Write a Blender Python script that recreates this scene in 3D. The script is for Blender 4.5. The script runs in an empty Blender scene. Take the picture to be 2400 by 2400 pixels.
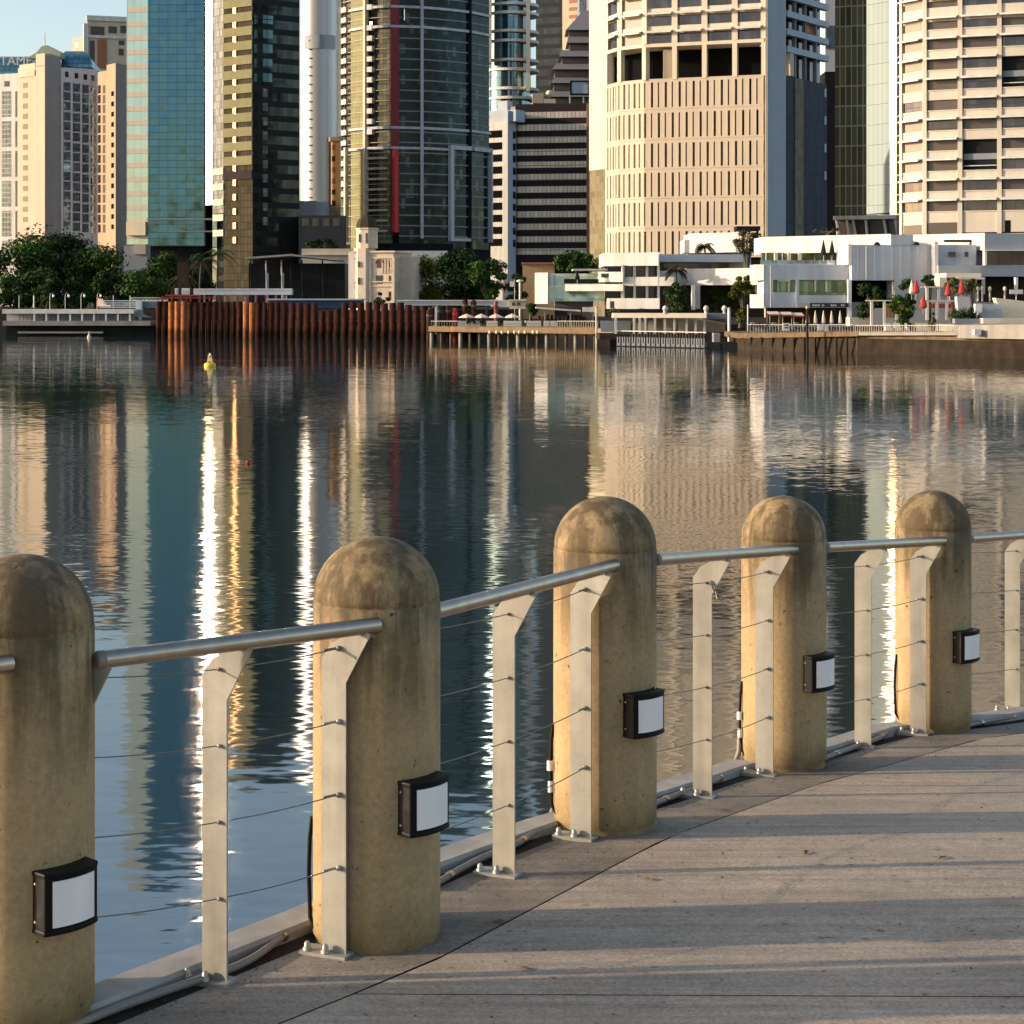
import bpy, math, random
from mathutils import Vector, Matrix
random.seed(7)
SC = bpy.context.scene
COL = SC.collection
PI = math.pi
# ------------------------------------------------------------------ camera
F = 4300.0            # focal length in photo pixels (photo 2400 wide)
HZ = 705.0            # horizon row
CZ = 6.0              # camera height above the river
cam_d = bpy.data.cameras.new('camera')
cam = bpy.data.objects.new('camera', cam_d); COL.objects.link(cam)
cam.location = (0, 0, CZ); cam.rotation_euler = (math.radians(90), 0, 0)
cam_d.sensor_width = 36; cam_d.lens = 36 * F / 2400
cam_d.shift_y = -(1200 - HZ) / 2400
cam_d.clip_start = 0.1; cam_d.clip_end = 9000
SC.camera = cam
# ------------------------------------------------------------------ sky and sun
SUN_EL = math.radians(13)
SUN_AZ = -5.0          # degrees the sun stands behind (+) or before (-) the pure left direction
w = bpy.data.worlds.new('World'); SC.world = w; w.use_nodes = True
nt = w.node_tree; bg = nt.nodes['Background']
sky = nt.nodes.new('ShaderNodeTexSky'); sky.sky_type = 'NISHITA'; sky.sun_disc = False
sky.sun_elevation = SUN_EL; sky.sun_rotation = math.radians(-90 + SUN_AZ)
sky.air_density = 0.9; sky.dust_density = 1.5; sky.ozone_density = 1.6
tn = nt.nodes.new('ShaderNodeVectorMath'); tn.operation = 'MULTIPLY'; tn.inputs[1].default_value = (1.12, 1.0, 0.88)
nt.links.new(sky.outputs[0], tn.inputs[0]); nt.links.new(tn.outputs[0], bg.inputs[0]); bg.inputs[1].default_value = 0.15
sl = bpy.data.lights.new('sun', 'SUN'); so = bpy.data.objects.new('sun', sl); COL.objects.link(so)
sl.energy = 3.0; sl.angle = math.radians(0.7); sl.color = (1.0, 0.80, 0.59)
a = math.radians(SUN_AZ)
sdir = Vector((-math.cos(a) * math.cos(SUN_EL), math.sin(a) * math.cos(SUN_EL), math.sin(SUN_EL)))
so.rotation_euler = sdir.to_track_quat('Z', 'Y').to_euler(); so.location = (-50, 0, 60)
SC.view_settings.view_transform = 'Standard'; SC.view_settings.look = 'None'
SC.view_settings.exposure = 0.95; SC.view_settings.gamma = 1.0; SC.view_settings.use_curve_mapping = False
cy = SC.cycles
cy.max_bounces = 6; cy.diffuse_bounces = 2; cy.glossy_bounces = 4; cy.transmission_bounces = 2
cy.caustics_reflective = False; cy.caustics_refractive = False
cy.sample_clamp_indirect = 30; cy.use_denoising = True

# ------------------------------------------------------------------ helpers
def P(px, py, D):
    return Vector(((px - 1200) / F * D, D, CZ - (py - HZ) / F * D))
def X(px, D): return (px - 1200) / F * D
def Z(py, D): return CZ - (py - HZ) / F * D

def base_of(o):
    v = Vector((0, 0, 0))
    while o is not None:
        v += o.location; o = o.parent
    return v

def tag(o, label=None, cat=None, group=None, kind=None):
    if label: o['label'] = label
    if cat: o['category'] = cat
    if group: o['group'] = group
    if kind: o['kind'] = kind
    return o

def thing(name, label, cat, loc, group=None):
    o = bpy.data.objects.new(name, None); COL.objects.link(o); o.location = loc
    o.empty_display_size = 0.2
    return tag(o, label, cat, group)

class MB:
    def __init__(s): s.v = []; s.f = []; s.mi = []; s.m = 0; s.sm = []
    def add(s, vs, fs, smooth=False):
        n = len(s.v); s.v += [Vector(v) for v in vs]
        for f in fs:
            s.f.append([n + i for i in f]); s.mi.append(s.m); s.sm.append(smooth)
        return s
    def hexa(s, p):   # p: 8 corners, bottom 4 ccw then top 4
        return s.add(p, [(3,2,1,0),(4,5,6,7),(0,1,5,4),(1,2,6,5),(2,3,7,6),(3,0,4,7)])
    def box(s, x0, x1, y0, y1, z0, z1):
        return s.hexa([(x0,y0,z0),(x1,y0,z0),(x1,y1,z0),(x0,y1,z0),(x0,y0,z1),(x1,y0,z1),(x1,y1,z1),(x0,y1,z1)])
    def prism(s, poly, z0, z1):
        n = len(poly)
        vs = [(p[0],p[1],z0) for p in poly] + [(p[0],p[1],z1) for p in poly]
        fs = [tuple(range(n-1,-1,-1)), tuple(range(n,2*n))] + [(i,(i+1)%n,n+(i+1)%n,n+i) for i in range(n)]
        return s.add(vs, fs)
    def lathe(s, c, prof, n=24, a0=0, a1=2*PI, smooth=True):
        vs = []; m = len(prof); full = abs(a1-a0-2*PI) < 1e-6
        k = n if full else n+1
        for j in range(k):
            t = a0 + (a1-a0)*j/n
            for r, z in prof: vs.append((c[0]+r*math.cos(t), c[1]+r*math.sin(t), c[2]+z))
        fs = []
        for j in range(n):
            j2 = (j+1) % k
            for i in range(m-1):
                if prof[i][0] == 0 and prof[i+1][0] == 0: continue
                fs.append((j*m+i, j2*m+i, j2*m+i+1, j*m+i+1))
        return s.add(vs, fs, smooth)
    def tube(s, pts, r, n=8, caps=True, smooth=True):
        pts = [Vector(p) for p in pts]; rs = r if isinstance(r, (list, tuple)) else [r]*len(pts)
        vs = []; prev = None
        for i, p in enumerate(pts):
            if i == 0: d = pts[1]-pts[0]
            elif i == len(pts)-1: d = pts[-1]-pts[-2]
            else: d = (pts[i+1]-pts[i]).normalized() + (pts[i]-pts[i-1]).normalized()
            d.normalize()
            if prev is None:
                up = Vector((0,0,1)) if abs(d.z) < 0.9 else Vector((1,0,0))
                a = d.cross(up).normalized()
            else:
                a = (prev - d*prev.dot(d)).normalized()
            prev = a; b = d.cross(a)
            for j in range(n):
                t = 2*PI*j/n
                vs.append(p + (a*math.cos(t) + b*math.sin(t))*rs[i])
        fs = []
        for i in range(len(pts)-1):
            for j in range(n):
                j2 = (j+1) % n
                fs.append((i*n+j, i*n+j2, (i+1)*n+j2, (i+1)*n+j))
        s.add(vs, fs, smooth)
        if caps:
            s.add([vs[j] for j in range(n)], [tuple(range(n-1,-1,-1))])
            s.add([vs[(len(pts)-1)*n+j] for j in range(n)], [tuple(range(n))])
        return s
    def ball(s, c, r, n=10, m=6, sz=1.0):
        prof = [(max(0.0001, r*math.sin(PI*i/m)), -r*sz*math.cos(PI*i/m)) for i in range(m+1)]
        return s.lathe(c, prof, n)
    def build(s, name, mats, parent=None, kind=None, label=None):
        if not isinstance(mats, (list, tuple)): mats = [mats]
        off = base_of(parent) if parent is not None else Vector((0,0,0))
        me = bpy.data.meshes.new(name)
        me.from_pydata([v - off for v in s.v], [], s.f)
        for m in mats: me.materials.append(m)
        me.polygons.foreach_set('material_index', s.mi)
        me.polygons.foreach_set('use_smooth', s.sm)
        uv = me.uv_layers.new(name='uv')
        co = me.vertices
        for p in me.polygons:
            n = p.normal
            if abs(n.z) > 0.8:
                for li in p.loop_indices:
                    v = co[me.loops[li].vertex_index].co + off; uv.data[li].uv = (v.x, v.y)
            else:
                t = Vector((-n.y, n.x)); t.normalize()
                for li in p.loop_indices:
                    v = co[me.loops[li].vertex_index].co + off; uv.data[li].uv = (v.x*t.x + v.y*t.y, v.z)
        me.update()
        o = bpy.data.objects.new(name, me); COL.objects.link(o)
        if parent is not None: o.parent = parent
        if kind: o['kind'] = kind
        if label: o['label'] = label
        return o

class Fa:
    """a vertical facade plane from image column pa at depth Da to column pb at depth Db"""
    def __init__(s, pa, Da, pb, Db):
        s.pa, s.pb = pa, pb
        s.A = Vector((X(pa, Da), Da)); s.B = Vector((X(pb, Db), Db))
        s.L = (s.B - s.A).length; s.e = (s.B - s.A)/s.L; s.n = Vector((s.e.y, -s.e.x))
    def u(s, px):
        k = (px-1200)/F
        return (k*s.A.y - s.A.x)/(s.e.x - k*s.e.y)
    def D(s, px): return s.A.y + s.u(px)*s.e.y
    def z(s, py, px=None):
        px = (s.pa+s.pb)/2 if px is None else px
        return Z(py, s.D(px))
    def pt(s, u, d=0): return s.A + s.e*u + s.n*d
    def box(s, mb, u0, u1, z0, z1, d0, d1):
        q = [s.pt(u0,d1), s.pt(u1,d1), s.pt(u1,d0), s.pt(u0,d0)]
        return mb.hexa([(p.x,p.y,z0) for p in q] + [(p.x,p.y,z1) for p in q])
    def pb_(s, mb, x0, y0, x1, y1, d0, d1, ref=None):
        """box covering photo rectangle; y measured at column ref"""
        ref = (x0+x1)/2 if ref is None else ref
        return s.box(mb, s.u(x0), s.u(x1), s.z(y1, ref), s.z(y0, ref), d0, d1)

# ------------------------------------------------------------------ materials
def nodes(name):
    m = bpy.data.materials.new(name); m.use_nodes = True
    nt = m.node_tree; return m, nt, nt.nodes['Principled BSDF']
def N(nt, t, **kw):
    n = nt.nodes.new(t)
    for k, v in kw.items():
        if k.startswith('i_'): n.inputs[k[2:].replace('_', ' ')].default_value = v
        else: setattr(n, k, v)
    return n
def rgb(c): return (c[0], c[1], c[2], 1)
def mat(name, c, rough=0.75, metal=0.0, var=0.12, scale=1.5, bump=0.0, spec=None, streak=0.0, coat=0.0):
    """painted / mineral surface: base colour broken up by two noises, optional vertical rain streaks"""
    m, nt, b = nodes(name); L = nt.links.new
    g = N(nt, 'ShaderNodeNewGeometry')
    n1 = N(nt, 'ShaderNodeTexNoise', i_Scale=scale, i_Detail=6.0, i_Roughness=0.65)
    L(g.outputs['Position'], n1.inputs['Vector'])
    r = N(nt, 'ShaderNodeMapRange'); r.inputs[1].default_value = 0.25; r.inputs[2].default_value = 0.75
    r.inputs[3].default_value = 1-var; r.inputs[4].default_value = 1+var
    L(n1.outputs[0], r.inputs[0]); out = r.outputs[0]
    if streak:
        mp = N(nt, 'ShaderNodeMapping'); mp.inputs['Scale'].default_value = (scale*1.6, scale*1.6, scale*0.07)
        n2 = N(nt, 'ShaderNodeTexNoise', i_Scale=1.0, i_Detail=4.0)
        L(g.outputs['Position'], mp.inputs[0]); L(mp.outputs[0], n2.inputs['Vector'])
        r2 = N(nt, 'ShaderNodeMapRange'); r2.inputs[1].default_value = 0.35; r2.inputs[2].default_value = 0.65
        r2.inputs[3].default_value = 1-streak; r2.inputs[4].default_value = 1.0
        L(n2.outputs[0], r2.inputs[0])
        mm = N(nt, 'ShaderNodeMath', operation='MULTIPLY'); L(out, mm.inputs[0]); L(r2.outputs[0], mm.inputs[1]); out = mm.outputs[0]
    mx = N(nt, 'ShaderNodeVectorMath', operation='SCALE'); mx.inputs[0].default_value = c
    L(out, mx.inputs['Scale']); L(mx.outputs[0], b.inputs['Base Color'])
    b.inputs['Roughness'].default_value = rough; b.inputs['Metallic'].default_value = metal
    if spec is None and rough >= 0.6 and metal == 0: spec = 0.12 if max(c) > 0.1 else 0.03
    if spec is not None: b.inputs['Specular IOR Level'].default_value = spec
    if coat: b.inputs['Coat Weight'].default_value = coat
    if bump:
        bp = N(nt, 'ShaderNodeBump', i_Strength=bump, i_Distance=0.02)
        L(n1.outputs[0], bp.inputs['Height']); L(bp.outputs[0], b.inputs['Normal'])
    return m
def glass(name, c, mull=(0.05,0.06,0.06), pw=1.5, ph=3.6, frac=0.05, rough=0.06, metal=0.85, var=0.25, wob=0.012, band=None, bandh=0.35, lite=0.0, litec=(.5,.45,.35), spec=None):
    """curtain wall: a reflecting pane colour per pane, mullion grid, optional spandrel band"""
    m, nt, b = nodes(name); L = nt.links.new
    uv = N(nt, 'ShaderNodeUVMap'); uv.uv_map = 'uv'
    sep = N(nt, 'ShaderNodeSeparateXYZ'); L(uv.outputs[0], sep.inputs[0])
    def M(op, a, bb):
        n = N(nt, 'ShaderNodeMath', operation=op)
        for i, q in enumerate((a, bb)):
            if hasattr(q, 'is_output'): L(q, n.inputs[i])
            elif q is not None: n.inputs[i].default_value = q
        return n.outputs[0]
    ux = M('DIVIDE', sep.outputs[0], pw); vz = M('DIVIDE', sep.outputs[1], ph)
    fx = M('FRACT', ux, None); fz = M('FRACT', vz, None)
    ix = M('FLOOR', ux, None); iz = M('FLOOR', vz, None)
    cb = N(nt, 'ShaderNodeCombineXYZ'); L(ix, cb.inputs[0]); L(iz, cb.inputs[1])
    wn = N(nt, 'ShaderNodeTexWhiteNoise'); wn.noise_dimensions = '2D'; L(cb.outputs[0], wn.inputs['Vector'])
    g = N(nt, 'ShaderNodeNewGeometry')
    n0 = N(nt, 'ShaderNodeTexNoise', i_Scale=0.06, i_Detail=3.0); L(g.outputs['Position'], n0.inputs['Vector'])
    mixv = M('ADD', M('MULTIPLY', wn.outputs['Value'], 0.6), M('MULTIPLY', n0.outputs[0], 0.7))
    r = N(nt, 'ShaderNodeMapRange'); r.inputs[3].default_value = 1-var; r.inputs[4].default_value = 1+var
    L(mixv, r.inputs[0])
    sc = N(nt, 'ShaderNodeVectorMath', operation='SCALE'); sc.inputs[0].default_value = c; L(r.outputs[0], sc.inputs['Scale'])
    col = sc.outputs[0]
    def mixc(fac, a, cc):
        n = N(nt, 'ShaderNodeMix'); n.data_type = 'RGBA'
        L(fac, n.inputs[0]); L(a, n.inputs[6])
        if hasattr(cc, 'is_output'): L(cc, n.inputs[7])
        else: n.inputs[7].default_value = rgb(cc)
        return n.outputs[2]
    if lite:
        col = mixc(M('LESS_THAN', wn.outputs['Value'], lite), col, litec)
    if band is not None:
        col = mixc(M('LESS_THAN', fz, bandh), col, band)
    gx = M('LESS_THAN', fx, frac); gz = M('LESS_THAN', fz, frac*pw/ph*1.4)
    gm = M('MAXIMUM', gx, gz)
    col = mixc(gm, col, mull)
    L(col, b.inputs['Base Color'])
    b.inputs['Metallic'].default_value = metal
    if spec is not None: b.inputs['Specular IOR Level'].default_value = spec
    if band is not None:
        mm = M('MULTIPLY', M('SUBTRACT', 1.0, M('LESS_THAN', fz, bandh)), metal); L(mm, b.inputs['Metallic'])
        rr = M('ADD', M('MULTIPLY', M('LESS_THAN', fz, bandh), 0.4), rough); L(rr, b.inputs['Roughness'])
    else: b.inputs['Roughness'].default_value = rough
    if wob:
        mp = N(nt, 'ShaderNodeTexNoise', i_Scale=0.35, i_Detail=2.0); L(g.outputs['Position'], mp.inputs['Vector'])
        a1 = N(nt, 'ShaderNodeVectorMath', operation='SUBTRACT'); L(mp.outputs['Color'], a1.inputs[0]); a1.inputs[1].default_value = (.5,.5,.5)
        a2 = N(nt, 'ShaderNodeVectorMath', operation='SCALE'); L(a1.outputs[0], a2.inputs[0]); a2.inputs['Scale'].default_value = wob*6
        w1 = N(nt, 'ShaderNodeVectorMath', operation='SUBTRACT'); L(wn.outputs['Color'], w1.inputs[0]); w1.inputs[1].default_value = (.5,.5,.5)
        w2 = N(nt, 'ShaderNodeVectorMath', operation='SCALE'); L(w1.outputs[0], w2.inputs[0]); w2.inputs['Scale'].default_value = wob*1.5
        a3 = N(nt, 'ShaderNodeVectorMath', operation='ADD'); L(a2.outputs[0], a3.inputs[0]); L(w2.outputs[0], a3.inputs[1])
        a4 = N(nt, 'ShaderNodeVectorMath', operation='ADD'); L(a3.outputs[0], a4.inputs[0]); L(g.outputs['Normal'], a4.inputs[1])
        a5 = N(nt, 'ShaderNodeVectorMath', operation='NORMALIZE'); L(a4.outputs[0], a5.inputs[0]); L(a5.outputs[0], b.inputs['Normal'])
    return m

M_ = {}
M_['white'] = mat('white_render', (0.74,0.72,0.68), 0.7, var=0.08, scale=0.5, streak=0.20)
M_['whitecool'] = mat('white_cladding', (0.62,0.64,0.68), 0.6, var=0.07, scale=0.5, streak=0.20)
M_['cream'] = mat('cream_render', (0.62,0.54,0.42), 0.8, var=0.07, scale=0.25, streak=0.10)
M_['creamlight'] = mat('cream_precast', (0.70,0.62,0.49), 0.75, var=0.05, scale=0.25, streak=0.10)
M_['tan'] = mat('tan_render', (0.54,0.46,0.36), 0.8, var=0.06, scale=0.25, streak=0.12)
M_['orange'] = mat('orange_brick', (0.55,0.34,0.17), 0.85, var=0.12, scale=1.2)
M_['grey'] = mat('grey_render', (0.30,0.31,0.33), 0.8, var=0.08, scale=0.3, streak=0.12)
M_['greyl'] = mat('pale_grey_render', (0.48,0.49,0.52), 0.75, var=0.06, scale=0.3, streak=0.10)
M_['shaft'] = mat('shaft_panel', (0.52,0.58,0.66), 0.6, var=0.05, scale=0.2, streak=0.08)
M_['dark'] = mat('dark_cladding', (0.018,0.020,0.024), 0.75, var=0.3, scale=0.3)
M_['brown'] = mat('brown_spandrel', (0.040,0.030,0.033), 0.7, var=0.15, scale=0.3)
M_['red'] = mat('red_panel', (0.66,0.045,0.04), 0.55, var=0.08)
M_['dred'] = mat('dark_red_panel', (0.26,0.026,0.028), 0.55, var=0.15)
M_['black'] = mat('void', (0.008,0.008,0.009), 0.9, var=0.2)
M_['win'] = glass('dark_window', (0.085,0.075,0.078), (0.03,0.03,0.03), 1.6, 4.0, 0.04, 0.1, 0.75, 0.4, 0.01)
M_['winblue'] = glass('blue_window', (0.10,0.15,0.22), (0.25,0.28,0.32), 1.1, 1.5, 0.10, 0.1, 0.7, 0.6, 0.02)
M_['blind'] = mat('window_blind', (0.24,0.205,0.155), 0.5, var=0.08, scale=2)
M_['winbronze'] = mat('bronze_window', (0.085,0.065,0.055), 0.3, var=0.15, scale=2)
M_['steel'] = mat('brushed_steel', (0.45,0.39,0.32), 0.36, 1.0, var=0.16, scale=18)
M_['galv'] = mat('galvanised_steel', (0.42,0.405,0.36), 0.6, 0.5, var=0.20, scale=7, bump=0.08, streak=0.28)
M_['wire'] = mat('wire_rope', (0.20,0.19,0.17), 0.45, 0.8, var=0.2, scale=60)
M_['bolt'] = mat('zinc_bolt', (0.42,0.40,0.34), 0.5, 0.7, var=0.1, scale=30)
M_['blackpl'] = mat('black_plastic', (0.004,0.004,0.005), 0.5, var=0.2, scale=20, spec=0.15)
M_['opal'] = mat('opal_lens', (0.84,0.83,0.84), 0.3, var=0.05, scale=9, streak=0.07)
M_['pvc'] = mat('grey_conduit', (0.22,0.19,0.165), 0.5, var=0.15, scale=12)
M_['rustlit'] = mat('sunlit_rust', (0.44,0.15,0.05), 0.8, var=0.5, scale=1.2, streak=0.5)  # brighter copy of the rust, sunlight put into its colour
M_['rust'] = mat('rusty_steel', (0.060,0.022,0.015), 0.8, var=0.5, scale=1.2, streak=0.45)
M_['timber'] = mat('weathered_timber', (0.27,0.18,0.10), 0.85, var=0.35, scale=1.0, streak=0.2)
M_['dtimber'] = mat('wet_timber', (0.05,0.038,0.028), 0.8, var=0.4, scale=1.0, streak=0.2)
M_['stone'] = mat('river_stone', (0.17,0.12,0.075), 0.9, var=0.35, scale=0.8, bump=0.3, streak=0.2)
M_['conc'] = mat('concrete', (0.33,0.31,0.28), 0.85, var=0.15, scale=0.6, streak=0.2)
M_['trunk'] = mat('bark', (0.11,0.09,0.07), 0.9, var=0.25, scale=2)
M_['yellow'] = mat('yellow_paint', (0.75,0.55,0.02), 0.5, var=0.1, scale=3)
M_['redp'] = mat('red_fabric', (0.36,0.05,0.042), 0.8, var=0.12, scale=3)
M_['canvas'] = mat('cream_canvas', (0.68,0.60,0.48), 0.85, var=0.08, scale=1)
M_['roofgrey'] = mat('roof_grey', (0.22,0.24,0.27), 0.6, var=0.08, scale=0.4)
M_['terra'] = mat('terracotta', (0.36,0.16,0.09), 0.8, var=0.2, scale=1)

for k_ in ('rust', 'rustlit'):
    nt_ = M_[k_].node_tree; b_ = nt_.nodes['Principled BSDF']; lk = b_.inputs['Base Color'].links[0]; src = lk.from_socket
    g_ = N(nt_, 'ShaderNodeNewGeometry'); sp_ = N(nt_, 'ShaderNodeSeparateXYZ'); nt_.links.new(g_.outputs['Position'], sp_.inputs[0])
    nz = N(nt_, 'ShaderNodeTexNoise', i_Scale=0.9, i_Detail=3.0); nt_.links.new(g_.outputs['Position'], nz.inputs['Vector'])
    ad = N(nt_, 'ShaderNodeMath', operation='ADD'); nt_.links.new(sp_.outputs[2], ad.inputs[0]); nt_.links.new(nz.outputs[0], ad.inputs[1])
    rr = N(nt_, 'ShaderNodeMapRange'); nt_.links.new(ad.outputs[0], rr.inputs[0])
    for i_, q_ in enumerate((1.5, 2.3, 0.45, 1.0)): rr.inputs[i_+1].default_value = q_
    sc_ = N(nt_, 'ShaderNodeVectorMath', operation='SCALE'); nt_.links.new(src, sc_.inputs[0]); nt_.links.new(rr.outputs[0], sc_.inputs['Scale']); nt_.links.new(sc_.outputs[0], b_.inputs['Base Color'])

def leafmat(name, a, bcol, sc=0.25):
    m, nt, b = nodes(name); L = nt.links.new
    g = N(nt, 'ShaderNodeNewGeometry')
    n0 = N(nt, 'ShaderNodeTexNoise', i_Scale=sc, i_Detail=3.0); L(g.outputs['Position'], n0.inputs['Vector'])
    ad = N(nt, 'ShaderNodeMath', operation='ADD'); L(n0.outputs[0], ad.inputs[0])
    ml = N(nt, 'ShaderNodeMath', operation='MULTIPLY'); ml.inputs[1].default_value = 0.5; L(g.outputs['Random Per Island'], ml.inputs[0]); L(ml.outputs[0], ad.inputs[1])
    cr = N(nt, 'ShaderNodeMapRange'); cr.inputs[1].default_value = 0.4; cr.inputs[2].default_value = 1.1; L(ad.outputs[0], cr.inputs[0])
    mx = N(nt, 'ShaderNodeMix'); mx.data_type = 'RGBA'; L(cr.outputs[0], mx.inputs[0])
    mx.inputs[6].default_value = rgb(a); mx.inputs[7].default_value = rgb(bcol); L(mx.outputs[2], b.inputs['Base Color'])
    b.inputs['Roughness'].default_value = 0.6; b.inputs['Specular IOR Level'].default_value = 0.08
    return m
M_['leafd'] = leafmat('dark_leaves', (0.006,0.017,0.006), (0.032,0.068,0.014))
M_['leafm'] = leafmat('green_leaves', (0.010,0.028,0.007), (0.060,0.120,0.018))
M_['leafo'] = leafmat('olive_leaves', (0.025,0.036,0.008), (0.12,0.145,0.02))
M_['leafb'] = leafmat('brown_leaves', (0.035,0.033,0.020), (0.085,0.075,0.045))

# water ---------------------------------------------------------------
def water_mat():
    m, nt, b = nodes('river_water'); L = nt.links.new
    g = N(nt, 'ShaderNodeNewGeometry')
    def noise(sx, sy, scale, det):
        mp = N(nt, 'ShaderNodeMapping'); mp.inputs['Scale'].default_value = (sx, sy, 1)
        n = N(nt, 'ShaderNodeTexNoise', i_Scale=scale, i_Detail=det, i_Roughness=0.5)
        L(g.outputs['Position'], mp.inputs[0]); L(mp.outputs[0], n.inputs['Vector'])
        s = N(nt, 'ShaderNodeVectorMath', operation='SUBTRACT'); L(n.outputs['Color'], s.inputs[0]); s.inputs[1].default_value = (.5,.5,.5)
        return n, s.outputs[0]
    def scale(v, k):
        s = N(nt, 'ShaderNodeVectorMath', operation='SCALE'); L(v, s.inputs[0])
        if hasattr(k, 'is_output'): L(k, s.inputs['Scale'])
        else: s.inputs['Scale'].default_value = k
        return s.outputs[0]
    def add(p, q):
        s = N(nt, 'ShaderNodeVectorMath', operation='ADD'); L(p, s.inputs[0]); L(q, s.inputs[1]); return s.outputs[0]
    _, a = noise(0.55, 1.5, 3.4, 4.0)       # small ripples, ~0.4 m
    _, bb = noise(0.5, 1.2, 0.9, 2.0)     # gentle swell, ~2 m
    patch, _ = noise(0.03, 0.10, 1.0, 3.0)
    pr = N(nt, 'ShaderNodeMapRange'); pr.inputs[1].default_value = 0.40; pr.inputs[2].default_value = 0.68
    pr.inputs[3].default_value = 0.040; pr.inputs[4].default_value = 0.115; L(patch.outputs[0], pr.inputs[0])
    v = add(scale(a, pr.outputs[0]), scale(bb, 0.014))
    v = N2 = v
    sp = N(nt, 'ShaderNodeSeparateXYZ'); L(v, sp.inputs[0])
    cb = N(nt, 'ShaderNodeCombineXYZ'); L(sp.outputs[0], cb.inputs[0]); L(sp.outputs[1], cb.inputs[1]); cb.inputs[2].default_value = 1.0
    nm = N(nt, 'ShaderNodeVectorMath', operation='NORMALIZE'); L(cb.outputs[0], nm.inputs[0])
    L(nm.outputs[0], b.inputs['Normal'])
    b.inputs['Base Color'].default_value = (0.016, 0.030, 0.030, 1)
    b.inputs['Roughness'].default_value = 0.045; b.inputs['IOR'].default_value = 4.0
    return m
M_['water'] = water_mat()
mb = MB(); mb.add([(-4000,-60,0),(4000,-60,0),(4000,5000,0),(-4000,5000,0)], [(0,1,2,3)])
tag(mb.build('water', M_['water']), kind='structure')

# ------------------------------------------------------------------ land on the far shore
M_['ground'] = mat('ground_paving', (0.05,0.045,0.04), 0.9, var=0.2, scale=0.3)
mb = MB()
mb.prism([(-900,326),(X(372,326),326),(X(372,314),314),(X(1010,300),300),(X(1010,292),292),(X(1430,285),285),(X(1430,262),262),(X(1745,262),262),(X(1790,222),222),
          (X(2380,205),205),(300,180),(900,180),(3000,3500),(-3000,3500)], -2, 2.55)
tag(mb.build('ground', M_['ground']), kind='structure')
mb = MB(); mb.prism([(-900,329),(X(1005,329),329),(X(1190,345),345),(X(1250,420),420),(3000,900),(3000,3400),(-3000,3400)], -1, 4.35)
tag(mb.build('terrace_ground', M_['ground']), kind='structure')

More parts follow.
